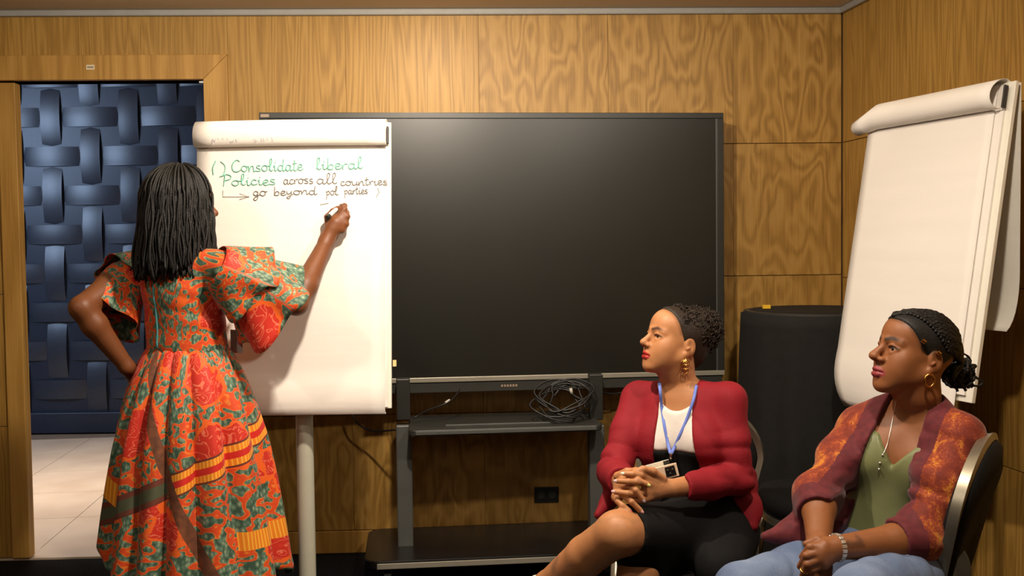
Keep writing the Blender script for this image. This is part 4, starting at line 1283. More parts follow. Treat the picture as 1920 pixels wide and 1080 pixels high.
MB().box(bd, (.05, .003, .075), basis([.45, .9, 0])).build('name_badge', M_IVORY, w1, smooth=False)

# ---------------- shoulder-length twists
def hairmat(name, c, rough=.5, tw=True):
    t = NT(name); p = t.coord('Object')
    n = t.noise(p, 90, 3); t.base(t.ramp(n, [(.3, tuple(x * .6 for x in c)), (.7, tuple(x * 1.25 for x in c))])).set(rough, spec=.35)
    t.bump(t.noise(t.mapping(p, scale=(1, 1, .6)), 500, 2), .5, .003); return t.m
M_HAIR = hairmat('black_hair', S(19, 17, 15))
hm = MB(); rg = random.Random(12)
Hn = HM1; E0 = np.array([.079, .098, .090])
hcen = L1((0, -.016, .030))
endz = lambda: P(340, rg.uniform(484, 522), 3.2)[2]
nl = 0
for k in range(640):
    az = rg.uniform(-math.pi, math.pi)            # 0 = back of head
    if az > 2.3 or az < -2.3 or (2.12 < az): continue
    pol = rg.uniform(.05, 1.0) ** .7 * 1.25        # from the crown down
    lay = rg.uniform(0, 1)
    pts = []
    st = np.array([math.sin(pol) * math.sin(az), -math.sin(pol) * math.cos(az), math.cos(pol)])
    infl = 1.02 + .10 * lay
    ph = pol
    while ph < 1.50:
        d = np.array([math.sin(ph) * math.sin(az), -math.sin(ph) * math.cos(az), math.cos(ph)])
        pts.append(hcen + Hn @ (d * E0 * (infl + .12 * (ph - pol)))); ph += .22
    d = np.array([math.sin(az), -math.cos(az), 0])
    rad = E0 * (infl + .12 * (1.5 - pol)); base = hcen + Hn @ (d * rad)
    zend = endz() + (.035 if abs(az) > 1.5 else 0) - .012 * lay
    wob = rg.uniform(0, 6); out = rg.uniform(-.10, .14); sw = rg.uniform(-.1, .1)
    for q in np.linspace(0, 1, 9):
        z = base[2] + (zend - base[2]) * q
        sp = 1 + out * q * (1.0 if q < .7 else 1.2) + .10 * math.sin(q * 2.4)
        p_ = hcen + Hn @ (np.array([math.sin(az + sw * q), -math.cos(az + sw * q), 0]) * rad * sp)
        p_ = np.array([p_[0], p_[1], z]) + np.array([math.sin(q * 9 + wob), math.cos(q * 7 + wob), 0]) * .0035
        if q > .9 and rg.random() < .25: p_ += Hn @ np.array([math.sin(az), -math.cos(az), 0]) * .012
        pts.append(p_)
    rr_ = rg.uniform(.0030, .0046)
    hm.tube(catmull(pts, 2), rr_, 5); nl += 1
# scalp and inner mass, so that no light comes through
hm.sphere(hcen, E0 * 1.0, 24, 14, Hn)
c0 = hcen; rings = []
for q in np.linspace(0, 1, 10):
    z = c0[2] + (P(340, 485, 3.2)[2] - c0[2]) * q
    ring = []
    for k in range(20):
        az = -1.9 + 3.8 * k / 19
        p_ = hcen + Hn @ (np.array([math.sin(az), -math.cos(az), 0]) * E0 * (.98 + .06 * q)); ring.append((p_[0], p_[1], z))
    rings.append(ring)
hm.loft(rings, cap=False, closed=False)
hm.build('hair', M_HAIR, w1)
# ================================================================== woman in the red blazer (seated, middle)
T2f = nrm([-.40, -.91, 0])
pel2 = P(1297, 985, 3.12); nk2 = P(1277, 722, 3.11)
up2 = nrm(nk2 - pel2); R2 = nrm(np.cross(T2f, up2)); T2 = np.column_stack([R2, np.cross(up2, R2), up2]); LT2 = np.linalg.norm(nk2 - pel2)
SK2 = S(186, 128, 84)
SR2, SL2 = P(1198, 748, 3.19), P(1366, 750, 3.05)
ER2, WR2 = P(1152, 880, 3.06), P(1166, 905, 2.85)
EL2, WL2 = P(1380, 900, 2.99), P(1262, 915, 2.82)
HM2 = basis(nrm([-.92, -.32, .24])); hc2 = P(1264, 640, 3.10); HS2 = .92
r = Rec(); L2, pf = head(r, hc2, HM2, HS2, nose_w=.95, nose_l=.86, lips=.95)
wframe(r)
r.chain([L2((0, -.022, -.055)), L2((0, -.03, -.09)), nk2 + [0, 0, -.02]], [.049, .047, .052], k=.03)
def torso(rec, T, pel, LT, g, k=.04):
    """torso masses grown by g"""
    rec.frame(pel, T); q = LT / .43
    rec.ell((0, .0, .29 * q), (.150 + g, .095 + g, .13 * q + g), k=k)
    rec.sym('ell', (.07, .062, .265 * q), (.062 + g, .055 + g, .062 + g), k=k)
    rec.ell((0, .0, .14 * q), (.130 + g, .100 + g, .14 * q + g), k=k)
    rec.ell((0, -.01, .01), (.165 + g, .125 + g, .12 + g), k=k)
torso(r, T2, pel2, LT2, 0.0); wframe(r)
for S_ in (SR2, SL2): r.cap(nk2 + [0, 0, -.04], S_, .048, .048, k=.035)
for s_, e_, w_ in ((SR2, ER2, WR2), (SL2, EL2, WL2)):
    r.chain([s_, e_], [.046, .038], k=.02); r.chain([e_, e_ + (w_ - e_) * .3, w_], [.038, .039, .0255], k=.015)
# interlaced hands
D0 = 2.775
RH = [[(1168, 901, 2.80), (1180, 896, 2.772), (1196, 900, 2.752), (1213, 908, 2.752)],
      [(1164, 912, 2.79), (1178, 911, 2.762), (1192, 919, 2.742), (1205, 936, 2.742)],
      [(1160, 924, 2.785), (1170, 929, 2.757), (1184, 941, 2.740), (1201, 957, 2.742)],
      [(1155, 932, 2.785), (1159, 940, 2.757), (1167, 948, 2.745), (1178, 956, 2.742)]]
LH = [[(1214, 898, 2.785), (1202, 891, 2.765), (1186, 889, 2.757), (1171, 888, 2.762)],
      [(1212, 908, 2.778), (1198, 904, 2.752), (1178, 903, 2.744), (1158, 902, 2.756)],
      [(1210, 922, 2.775), (1196, 925, 2.752), (1176, 925, 2.742), (1154, 922, 2.756)],
      [(1210, 934, 2.775), (1200, 938, 2.758), (1190, 938, 2.755), (1180, 935, 2.760)]]
for q in RH: fingers(r, [P(*a) for a in q], .0100, .0074, k=.003)
for q in LH: fingers(r, [P(*a) for a in q], .0100, .0074, k=.003)
for q in RH: r.cap(WR2 + (P(*q[0]) - WR2) * .1, P(*q[0]), .018, .0115, k=.012)
for q in LH: r.cap(WL2 + (P(*q[0]) - WL2) * .1, P(*q[0]), .018, .0115, k=.012)
tL = [P(1242, 898, 2.80), P(1224, 884, 2.785), P(1206, 880, 2.772), P(1190, 884, 2.768)]
tR = [P(1158, 893, 2.82), P(1176, 885, 2.80), P(1192, 883, 2.785), P(1206, 888, 2.775)]
fingers(r, tL, .0125, .0078, k=.006); fingers(r, tR, .0125, .0078, k=.006)
nails = [(RH[0][-1], S(226, 224, 130)), (RH[1][-1], S(186, 168, 176)), (RH[2][-1], S(236, 176, 170)), (RH[3][-1], S(244, 96, 160)),
         (LH[0][-1], S(236, 232, 210)), (LH[1][-1], S(216, 190, 190)), (LH[2][-1], S(228, 180, 178)), (LH[3][-1], S(228, 190, 180))]
# legs: left crossed over right
HL2, KL2, AL2 = P(1335, 990, 3.06), P(1158, 1000, 2.73), P(1024, 1096, 2.93)
HR2, KR2 = P(1262, 1005, 3.12), P(1196, 1075, 2.80)
AR2 = np.array([KR2[0] - .05, KR2[1] + .10, .09])
r.chain([HL2, KL2], [.086, .062], k=.015)
cl = KL2 + (AL2 - KL2) * .42
r.chain([KL2, cl, AL2], [.060, .057, .036], k=.012)
r.chain([HR2, KR2], [.086, .056], k=.02); r.chain([KR2, KR2 + (AR2 - KR2) * .35, AR2], [.055, .052, .034], k=.015)
fL = AL2 + nrm(AL2 - KL2) * .05; tL_ = fL + np.array([-.12, -.05, -.045])
r.chain([AL2, fL], [.034, .032], k=.02); r.cap(fL, tL_, .030, .024, k=.02)
fR = AR2 + [0, 0, -.05]; tR_ = fR + np.array([-.06, -.12, -.01])
r.chain([AR2, fR, tR_], [.034, .03, .024], k=.02)
bx = lambda c, d: (np.asarray(c) - d, np.asarray(c) + d)
hcn = P(1190, 918, 2.77)
V, F_ = sculpt(r, .007, [(*bx(L2((0, .01, -.01)), .145), .0026), (*bx(hcn, np.array([.105, .075, .075])), .0023)])
ops = [(pf['lip'], S(172, 30, 32), .0025), (pf['brow'], S(70, 44, 30), .005), (pf['lash'], S(40, 26, 20), .003)]
def hl2(p):
    x, y, z = [sum((p[i] - hc2[i]) * HM2[i, k] for i in range(3)) / HS2 for k in range(3)]
    return np.maximum(y - .012 - .42 * z - .012 * np.cos(x * 30), .028 - z)
ops.append((hl2, S(74, 48, 30), .022))
for a_, b_ in (((1232, 931), (1246, 928)), ((1228, 926), (1238, 933))):    # small wrist tattoo
    ops.append((capf(P(*a_, 2.77), P(*b_, 2.77), .006), S(140, 98, 66), .012))
tt = P(1047, 1052, 2.85)
ops.append((capf(tt, tt + np.array([-.01, 0, -.02]), .012), S(120, 88, 66), .02))
w2 = empty('person', (pel2[0], pel2[1], 0), 'seated woman in a red blazer with hands folded over crossed legs', 'person')
mesh_np('body', V, F_, M_SKIN, w2, paint(V, SK2, ops), origin=(pel2[0], pel2[1], 0))
for (fin, c) in list(zip(RH + LH, [n_c for _, n_c in nails])) + [([None, None] + tL[-2:], S(238, 90, 160))]:
    a_, b_ = [P(*q) if isinstance(q, tuple) else q for q in fin[-2:]]
    dn_ = nrm(b_ - a_); vw = nrm(CAM - b_); vw = nrm(vw - dn_ * np.dot(vw, dn_)); sd = np.cross(dn_, vw)
    MB().sphere(b_ + dn_ * .003 + vw * .0050, (.0046, .0085, .0024), 10, 7, np.column_stack([sd, dn_, vw])).build('fingernail', plain('nail_polish', c, .25), w2)
eyes(L2, HM2, HS2, (-.30, 1, .14), w2)

# ---------------- white top and black skirt
def fabric(name, c, rough=.8, var=.1, bumps=.25, sheen=.0, fine=260):
    t = NT(name); p = t.coord('Object'); n = t.noise(p, 14, 4)
    t.base(t.ramp(n, [(.3, tuple(x * (1 - var) for x in c)), (.7, tuple(min(1, x * (1 + var)) for x in c))])).set(rough, spec=.25, Sheen_Weight=sheen)
    t.bump(t.noise(p, fine, 2), bumps, .002); return t.m
M_TEE = fabric('white_jersey', S(224, 216, 208)); M_RED = fabric('red_crepe', S(134, 23, 34), .75, .08, .3); M_BSK = fabric('black_ponte', S(11, 10, 10), .85)
tee = Rec(); torso(tee, T2, pel2, LT2, .006)
tee.frame(nk2, T2); tee.ell((0, .10, -.005), (.062, .10, .062), k=.006, sub=True); tee.ell((0, 0, .02), (.075, .08, .06), k=.006, sub=True)
wz = P(1250, 852, 2.98)[2]
tee.cut(lambda p: p[2] - wz + 0 * p[0] + 0 * p[1], k=.003)
tee.disp(near(folds([.4, .1, 1], .0022, 20, 6, 8.2), P(1250, 820, 2.98), .14))
V, F_ = sculpt(tee, .006)
mesh_np('top', V, F_, M_TEE, w2, origin=pel2)
sk = Rec(); torso(sk, T2, pel2, LT2, .008)
wframe(sk)
kl = HL2 + (KL2 - HL2) * .86; kr = HR2 + (KR2 - HR2) * .84
sk.chain([HL2 + [0, 0, -.01], kl], [.106, .078], k=.05); sk.chain([HR2 + [0, 0, -.01], kr], [.105, .074], k=.05)
sk.cap((HL2 + HR2) / 2, (kl + kr) / 2, .10, .06, k=.04)
sk.cap(HL2 + [.04, 0, -.02], HL2 + [-.02, -.22, -.05], .10, .075, k=.05)
sk.cut(lambda p: -(p[2] - wz - .004) + 0 * p[0] + 0 * p[1], k=.003)
dk = nrm(KL2 - HL2); sk.ell(kl + dk * .088, (.088, .088, .088), k=.006, sub=True)
sk.disp(near(folds([1, 0, .3], .004, 14, 5, 4.2), P(1290, 960, 2.95), .25))
V, F_ = sculpt(sk, .007)
mesh_np('skirt', V, F_, M_BSK, w2, origin=pel2)

# ---------------- blazer
j = Rec(); torso(j, T2, pel2, LT2, .015)
wframe(j)
for S_ in (SR2, SL2): j.cap(nk2 + [0, 0, -.030], S_ + [0, 0, -.002], .046, .054, k=.04)
for s_, e_, w_ in ((SR2, ER2, WR2), (SL2, EL2, WL2)):
    cu = e_ + (w_ - e_) * .84
    j.chain([s_, s_ + (e_ - s_) * .5, e_], [.055, .053, .050], k=.02)
    j.chain([e_, e_ + (cu - e_) * .5, cu], [.050, .046, .042], k=.02)
    d = nrm(w_ - e_)
    j.ell(cu + d * .105, (.10, .10, .10), k=.006, sub=True)
# skirts of the jacket
j.chain([P(1385, 900, 3.10), P(1402, 958, 3.03), P(1410, 985, 2.99)], [.060, .036, .018], k=.04)
j.chain([P(1150, 930, 3.05), P(1122, 965, 2.96)], [.030, .014], k=.03)
j.frame(pel2, T2)
def opening(p):
    dx, dy, dz = p[0] - pel2[0], p[1] - pel2[1], p[2] - pel2[2]
    x = dx * T2[0, 0] + dy * T2[1, 0] + dz * T2[2, 0]; y = dx * T2[0, 1] + dy * T2[1, 1] + dz * T2[2, 1]; z = dx * T2[0, 2] + dy * T2[1, 2] + dz * T2[2, 2]
    wdt = .052 + .022 * np.clip((.36 - z) / .2, 0, 1) + .05 * np.clip((.16 - z) / .16, 0, 1.5)
    return np.maximum(np.abs(x - .004) - wdt, .02 - y)
j.cut(opening, k=.008)
wframe(j)
nd = nrm(L2((0, -.02, -.06)) - nk2)
j.cap(nk2 + [0, 0, -.05], nk2 + nd * .15, .060, .066, k=.010, sub=True)
j.cut(lambda p: p[2] - .37 + 0 * p[0] + 0 * p[1], k=.01)
j.disp(near(folds(nrm(EL2 - SL2), .008, 22, 5, 1.2), EL2, .14)); j.disp(near(folds(nrm(ER2 - SR2), .008, 22, 5, 5.2), ER2, .14))
j.disp(near(folds([.8, 0, .5], .0045, 20, 4, 2.7), SL2 + [-.03, 0, -.08], .14)); j.disp(near(folds([-.8, 0, .5], .0045, 20, 4, 6.1), SR2 + [.03, 0, -.08], .14))
j.disp(near(folds([.2, .2, 1], .004, 12, 5, 9.3), P(1300, 860, 3.0), .2))
j.ops.sort(key=lambda o: {'add': 0, 'disp': 1, 'sub': 2}[o[0]])
V, F_ = sculpt(j, .0055)
mesh_np('blazer', V, F_, M_RED, w2, origin=pel2)

# ---------------- shoes
M_SHOE = fabric('white_sneaker', S(226, 222, 212), .6)
for (a, b_, t_) in ((AL2, fL, tL_), (AR2, fR, tR_)):
    s_ = Rec(); s_.chain([b_ + (a - b_) * .35, b_], [.040, .037], k=.02); s_.cap(b_, t_ + (t_ - b_) * .2, .040, .034, k=.02)
    s_.cap(b_ + (a - b_) * .3, a + (a - b_) * .6, .033, .04, k=.006, sub=True)
    V, F_ = sculpt(s_, .005); mesh_np('shoe', V, F_, M_SHOE, w2, origin=b_)

# ---------------- lanyard, badge, phone
M_LAN = fabric('blue_ribbon', S(112, 134, 214), .5); M_CARD = plain('white_card', S(236, 228, 206), .4); M_PHONE = plain('cream_phone_case', S(228, 200, 172), .4)
def ontop(px, py, off=.004):
    d = nrm(ray(px, py)); h_ = tee.hit(CAM + d * 2.7, d, .6)
    if h_ is None: h_ = P(px, py, 2.99)
    return h_ - d * off
lan = empty('lanyard', P(1258, 850, 2.98), 'blue lanyard with a white card hanging on the red-blazered woman', 'lanyard')
def ribbon(name, pts, wd_, mat, par, th=.0012, axis=None):
    pts = [np.asarray(p) for p in pts]; G_ = []
    for i, p_ in enumerate(pts):
        T = nrm(pts[min(i + 1, len(pts) - 1)] - pts[max(i - 1, 0)]); s_ = nrm(np.cross(T, nrm(CAM - p_) if axis is None else axis))
        G_.append([p_ - s_ * wd_ / 2, p_ + s_ * wd_ / 2])
    return MB().loft(G_, cap=False, closed=False).build(name, mat, par, solid=th)
l1 = [P(1236, 716, 3.08), P(1238, 735, 3.05)] + [ontop(*q) for q in ((1241, 765), (1246, 800), (1252, 830), (1257, 850))]
l2 = [P(1306, 722, 3.05), P(1300, 750, 3.015)] + [ontop(*q) for q in ((1288, 785), (1275, 815), (1265, 838), (1258, 851))]
ribbon('ribbon', catmull(l1, 4), .009, M_LAN, lan); ribbon('ribbon', catmull(l2, 4), .009, M_LAN, lan)
def onskirt(px, py, off=.006):
    d = nrm(ray(px, py)); h_ = sk.hit(CAM + d * 2.6, d, .7)
    return (h_ if h_ is not None else P(px, py, 2.95)) - d * off
ce = onskirt(1258, 868, .012)
MB().tube([ontop(1258, 850), ce], .004, 8).build('clasp', M_STEEL, lan)
def card(name, px4, dep, mat, par, th, z0=None):
    f_ = [P(x, y, dep) for x, y in px4]; bk_ = [q + np.array([0, th, 0]) for q in f_]
    return MB().hexa([f_[3], f_[2], f_[1], f_[0], bk_[3], bk_[2], bk_[1], bk_[0]]).build(name, mat, par, smooth=False, bevel=.001, origin=f_[0])
dc_ = float(ce[1]) - .012
cd = card('card', [(1210, 873), (1254, 861), (1260, 886), (1216, 897)], dc_, M_CARD, lan, .003)
card('card_header', [(1243, 865), (1254, 862), (1257, 874), (1246, 877)], dc_ - .001, M_DGREY, cd, .001)
ph = empty('phone', P(1255, 885, dc_ - .012), 'cream-cased phone held at the lap under the white card', 'phone')
card('case', [(1222, 880), (1268, 868), (1274, 892), (1228, 904)], dc_ - .016, M_PHONE, ph, .009)
card('camera_block', [(1246, 877), (1264, 872), (1269, 890), (1250, 895)], dc_ - .0185, M_BLKP, ph, .003)
for q in ((1252, 882), (1261, 880), (1257, 888)): MB().sphere(P(*q, dc_ - .019), .0035, 10, 6).build('camera_lens', M_DGREY, ph)

# ---------------- earring
M_GOLD = plain('gold', S(214, 160, 84), .25, 1.0)
ear2 = L2((-.0745, -.012, -.048))
eg = MB()
for k in range(3):
    c = ear2 + [0, -.004, -.012 - .013 * k]; a = k * .5
    eg.tube([c + np.array([math.cos(t) * (.012 - .002 * k), 0, math.sin(t) * (.008)]) for t in np.linspace(0, 2 * math.pi, 14, endpoint=False)], .0012, 5, closed=True)
for a in (-.9, -.4, 0, .4, .9):
    eg.tube([ear2 + [0, -.004, 0], ear2 + np.array([math.sin(a) * .024, -.004, -.02 - .018 * math.cos(a)])], .001, 5)
eg.build('earring', M_GOLD, w2)

# ---------------- curly hair pulled up
M_HAIR2 = hairmat('dark_brown_curls', S(44, 33, 24), .55)
hr = Rec(); hr.frame(hc2, HM2, HS2)
hr.ell((0, -.020, .032), (.0785, .0985, .0885), k=.01)
hr.ell((0, .044, .048), (.0605, .0490, .0545), k=.03)
hr.ell((0, -.080, .056), (.068, .062, .066), k=.03)
hr.ell((0, -.075, -.02), (.055, .045, .06), k=.03)
def front_cut(p):
    q = [(p[0] - hc2[0]) / HS2, (p[1] - hc2[1]) / HS2, (p[2] - hc2[2]) / HS2]
    x = q[0] * HM2[0, 0] + q[1] * HM2[1, 0] + q[2] * HM2[2, 0]; y = q[0] * HM2[0, 1] + q[1] * HM2[1, 1] + q[2] * HM2[2, 1]; z = q[0] * HM2[0, 2] + q[1] * HM2[1, 2] + q[2] * HM2[2, 2]
    # keep behind the hairline plane, above the nape
    return np.minimum(-(y - .010 - .42 * np.maximum(z, -.01) - .012 * np.cos(x * 30)), (z + .030 + np.clip(-y - .03, 0, .1) * .9) * 1.0)
hr.cut(lambda p: front_cut(p), k=.008)
V, F_ = sculpt(hr, .004)
hair2 = mesh_np('hair', V, F_, M_HAIR2, w2, origin=hc2)
cm = MB(); rg = random.Random(4)
for k in range(900):
    d = nrm([rg.gauss(0, 1), rg.gauss(0, 1), rg.gauss(0, 1)])
    c = L2(np.array([0, -.085, .054]) + d * np.array([.072, .066, .070]) * rg.uniform(.75, 1.06))
    if k > 760:   # wisps along the hairline and crown
        a = rg.uniform(-1.2, 1.2); c = L2(np.array([math.sin(a) * .072, .02 - .09 * rg.random(), .035 + .085 * math.cos(a)]) * np.array([1.06, 1, 1.0]))
    ax = nrm(HM2 @ (d + np.array([rg.uniform(-.8, .8), rg.uniform(-.8, .8), rg.uniform(-.8, .8)])))
    u = nrm(np.cross(ax, [.3, .5, .8])); v = np.cross(ax, u); R_ = rg.uniform(.004, .009); Ln = rg.uniform(.018, .036); tn_ = rg.uniform(1.5, 3)
    if k > 760: R_ *= .45; Ln *= .7
    cm.tube([c + ax * Ln * (t - .5) + (u * math.cos(t * tn_ * 6.28) + v * math.sin(t * tn_ * 6.28)) * R_ for t in np.linspace(0, 1, 14)], rg.uniform(.0011, .0021), 4, cap=False)
tag(cm.build('curls', M_HAIR2, hair2), kind='stuff')
# ================================================================== woman in the rust kimono (seated, right)
T3f = nrm([-.64, -.77, 0])
pel3 = P(1668, 1060, 2.78); pel3[2] = .50; nk3 = P(1722, 762, 2.74)
up3 = nrm(nk3 - pel3); R3 = nrm(np.cross(T3f, up3)); T3 = np.column_stack([R3, np.cross(up3, R3), up3]); LT3 = np.linalg.norm(nk3 - pel3)
SK3 = S(142, 88, 51)
SR3, SL3 = P(1612, 806, 2.84), P(1798, 820, 2.61)
ER3, WR3 = P(1535, 925, 2.68), P(1535, 1028, 2.49)
EL3, WL3 = P(1722, 1012, 2.50), P(1566, 1027, 2.42)
HM3 = basis(nrm([-.965, -.17, .22])); hc3 = P(1712, 664, 2.70)
r = Rec(); L3, pf = head(r, hc3, HM3, 1.0, nose_w=1.25, lips=1.12, nose_l=.9); wframe(r)
r.chain([L3((0, -.022, -.055)), L3((0, -.035, -.10)), nk3 + [0, 0, -.02]], [.054, .053, .058], k=.03)
torso(r, T3, pel3, LT3, .012); wframe(r)
for S_ in (SR3, SL3): r.cap(nk3 + [0, 0, -.04], S_, .05, .05, k=.035)
for s_, e_, w_ in ((SR3, ER3, WR3), (SL3, EL3, WL3)):
    r.chain([s_, e_], [.052, .044], k=.02); r.chain([e_, e_ + (w_ - e_) * .3, w_], [.043, .043, .028], k=.015)
# left hand laid over the right, both between the knees
LHb = [(1545, 1022, 2.405), (1540, 1034, 2.395), (1540, 1047, 2.392), (1544, 1058, 2.395)]
LHm = [(1519, 1026, 2.40), (1512, 1042, 2.39), (1514, 1058, 2.385), (1522, 1068, 2.39)]
LHt = [(1504, 1044, 2.42), (1500, 1062, 2.41), (1505, 1078, 2.405), (1515, 1086, 2.405)]
for b_, m_, t_ in zip(LHb, LHm, LHt):
    r.cap(WL3, P(*b_), .022, .015, k=.012); fingers(r, [P(*b_), P(*m_), P(*t_)], .0110, .0080, k=.004)
fingers(r, [P(1555, 1018, 2.42), P(1532, 1013, 2.42), P(1512, 1020, 2.425)], .013, .009, k=.006)
r.cap(WR3, P(1538, 1062, 2.455), .028, .030, k=.02)
for i in range(4):
    a = P(1530 + i * 7, 1062 + i * 3, 2.45); fingers(r, [a, a + np.array([.004, -.02, -.03]), a + np.array([.018, -.012, -.055])], .0105, .008, k=.004)
HR3, KR3 = P(1628, 1045, 2.78), P(1392, 1108, 2.50); HL3, KL3 = P(1745, 1065, 2.64), P(1612, 1118, 2.32)
for h_, k_, dx in ((HR3, KR3, -.02), (HL3, KL3, -.02)):
    an = np.array([k_[0] + dx, k_[1] - .02, .09]); r.chain([h_, k_], [.080, .058], k=.02); r.chain([k_, k_ + (an - k_) * .3, an], [.056, .055, .036], k=.02)
    ft = an + [0, 0, -.05]; r.chain([an, ft, ft + np.array([-.10, -.09, -.012])], [.036, .032, .026], k=.02)
hcn3 = P(1528, 1045, 2.42)
V, F_ = sculpt(r, .007, [(*bx(L3((0, .01, -.01)), .145), .0026), (*bx(hcn3, np.array([.075, .085, .085])), .0026)])
ops = [(pf['lip'], S(150, 62, 66), .003), (pf['brow'], S(52, 32, 22), .005), (pf['lash'], S(32, 20, 14), .003)]
def hl3(p):
    x, y, z = [sum((p[i] - hc3[i]) * HM3[i, k] for i in range(3)) for k in range(3)]
    return np.maximum(y - .015 - .66 * z - .012 * np.cos(x * 30), .012 - z)
ops.append((hl3, S(40, 27, 20), .020))
def tat(px, py):
    d = nrm(ray(px, py)); h_ = r.hit(CAM + d * 2.2, d, .5); return h_ if h_ is not None else P(px, py, 2.4)
for a_, b_ in (((1585, 1022), (1592, 1017)), ((1600, 1020), (1615, 1016)), ((1606, 1006), (1612, 1012)), ((1592, 1024), (1618, 1022))):
    ops.append((capf(tat(*a_), tat(*b_), .0045), S(92, 58, 40), .008))
w3 = empty('person', (pel3[0], pel3[1], 0), 'seated woman in a rust and gold kimono, jeans and braided bun', 'person')
mesh_np('body', V, F_, M_SKIN, w3, paint(V, SK3, ops), origin=(pel3[0], pel3[1], 0))
eyes(L3, HM3, 1.0, (-.22, 1, -.02), w3)

# ---------------- jeans
def denim():
    t = NT('light_denim'); p = t.coord('Object'); n = t.noise(p, 9, 4); fine = t.noise(t.mapping(p, scale=(1, 1, .3)), 420, 2)
    c = t.ramp(t.math('ADD', t.math('MULTIPLY', n, .7), t.math('MULTIPLY', fine, .3)), [(.3, S(84, 100, 132)), (.7, S(130, 146, 174))])
    t.base(c).set(.85, spec=.2); t.bump(fine, .3, .002); return t.m
M_DENIM = denim()
jn = Rec(); torso(jn, T3, pel3, LT3, .016); wframe(jn)
jn.cut(lambda p: -(p[2] - .62) + 0 * p[0] + 0 * p[1], k=.004)
for h_, k_, dx in ((HR3, KR3, -.02), (HL3, KL3, -.02)):
    an = np.array([k_[0] + dx, k_[1] - .02, .12]); jn.chain([h_, h_ + (k_ - h_) * .5, k_], [.098, .090, .070], k=.03); jn.chain([k_, an], [.068, .056], k=.02)
jn.disp(near(folds(nrm(KR3 - HR3) + np.array([0, 0, .8]), .010, 17, 5, 3.3), (HR3 * .6 + KR3 * .4), .26)); jn.disp(near(folds(nrm(KL3 - HL3), .009, 16, 5, 7.3), (HL3 + KL3) / 2, .2))
V, F_ = sculpt(jn, .006)
mesh_np('jeans', V, F_, M_DENIM, w3, origin=pel3)

# ---------------- green camisole
M_SATIN = fabric('sage_satin', S(118, 122, 82), .38, .08, .05)
cm3 = Rec(); torso(cm3, T3, pel3, LT3, .020)
cm3.frame(nk3, T3)
cm3.cut((lambda p: (lambda x, y, z: np.maximum(np.maximum(np.abs(x) * 1.45 - (z + .155), -(z + .2)), -y - .03))(*[sum((p[i] - nk3[i]) * T3[i, k] for i in range(3)) for k in range(3)])), k=.012)
cm3.cut(lambda p: -(sum((p[i] - nk3[i]) * T3[i, 2] for i in range(3)) + .075), k=.01)
cm3.disp(near(folds([-.5, .2, .8], .009, 13, 4, 2.3), P(1620, 930, 2.58), .2))
cm3.cut(lambda p: p[2] - .50 + 0 * p[0] + 0 * p[1], k=.01)
V, F_ = sculpt(cm3, .0055)
mesh_np('camisole', V, F_, M_SATIN, w3, origin=pel3)

# ---------------- kimono with burgundy bands
def kimono():
    t = NT('rust_kimono'); p = t.coord('Object')
    big = t.noise(t.mapping(p, scale=(1, 1, .7)), 20, 5, .6, .6); gr = t.noise(p, 210, 3, .7)
    m = t.math('ADD', big, t.math('MULTIPLY', t.math('SUBTRACT', gr, .5), .55))
    c = t.ramp(m, [(.40, S(112, 40, 24)), (.52, S(138, 54, 28)), (.60, S(168, 84, 32)), (.68, S(200, 130, 38)), (.76, S(176, 96, 30))])
    bd_ = t.node('ShaderNodeAttribute', attribute_name='band').outputs['Fac']
    burg = t.ramp(t.noise(p, 60, 3), [(.3, S(84, 26, 32)), (.7, S(104, 34, 40))])
    t.base(t.mix(t.math('GREATER_THAN', bd_, .5), c, burg)).set(.7, spec=.25, Sheen_Weight=.15); t.bump(gr, .12, .002); return t.m
M_KIM = kimono()
k3 = Rec(); torso(k3, T3, pel3, LT3, .032); wframe(k3)
for S_ in (SR3, SL3): k3.cap(nk3 + [0, 0, -.002], S_ + [0, 0, -.004], .054, .060, k=.05)
cuffs = []
for s_, e_, w_, fr_, ex_ in ((SR3, ER3, WR3, .30, 0), (SL3, EL3, WL3, .22, .012)):
    cu = e_ + (w_ - e_) * fr_; d = nrm(w_ - e_)
    k3.chain([s_, s_ + (e_ - s_) * .5, e_], [.066, .066 + ex_ * .5, .063], k=.03); k3.chain([e_, cu], [.063, .055], k=.03)
    k3.ell(cu + d * .105, (.10, .10, .10), k=.006, sub=True); k3.cap(cu - d * .01, cu + d * .1, .040, .044, k=.004, sub=True)
    cuffs.append((cu, d))
k3.chain([P(1650, 1000, 2.80), P(1560, 1012, 2.74), P(1490, 1004, 2.67), P(1434, 1006, 2.63)], [.07, .05, .036, .012], k=.04)
def kloc(p): return [sum((p[i] - pel3[i]) * T3[i, k] for i in range(3)) for k in range(3)]
def kopen(p):
    x, y, z = kloc(p); return np.maximum(np.abs(x - .012) - (.058 + .016 * np.clip((.34 - z) / .3, 0, 1) - .0 * z), .015 - y)
def kopen_band(p):
    x, y, z = kloc(p); return np.maximum(np.abs(x - .012) - (.058 + .016 * np.clip((.34 - z) / .3, 0, 1) + .052), .0 - y)
k3.cut(kopen, k=.006)
nd = nrm(L3((0, -.02, -.06)) - nk3)
k3.cap(nk3 + [0, 0, -.05], nk3 + nd * .15, .066, .070, k=.010, sub=True)
k3.cut(lambda p: p[2] - .44 + 0 * p[0] + 0 * p[1], k=.01)
for c_, s_ in ((EL3, 1.1), (ER3, 6.4)): k3.disp(near(folds([.3, .2, 1], .012, 16, 5, s_), c_ + np.array([0, 0, .06]), .18))
k3.disp(near(folds([.8, .2, .7], .011, 15, 4, 3.9), SL3 + [-.02, 0, -.09], .16)); k3.disp(near(folds([-.8, .2, .6], .012, 17, 4, 8.9), SR3 + [-.01, 0, -.06], .17))
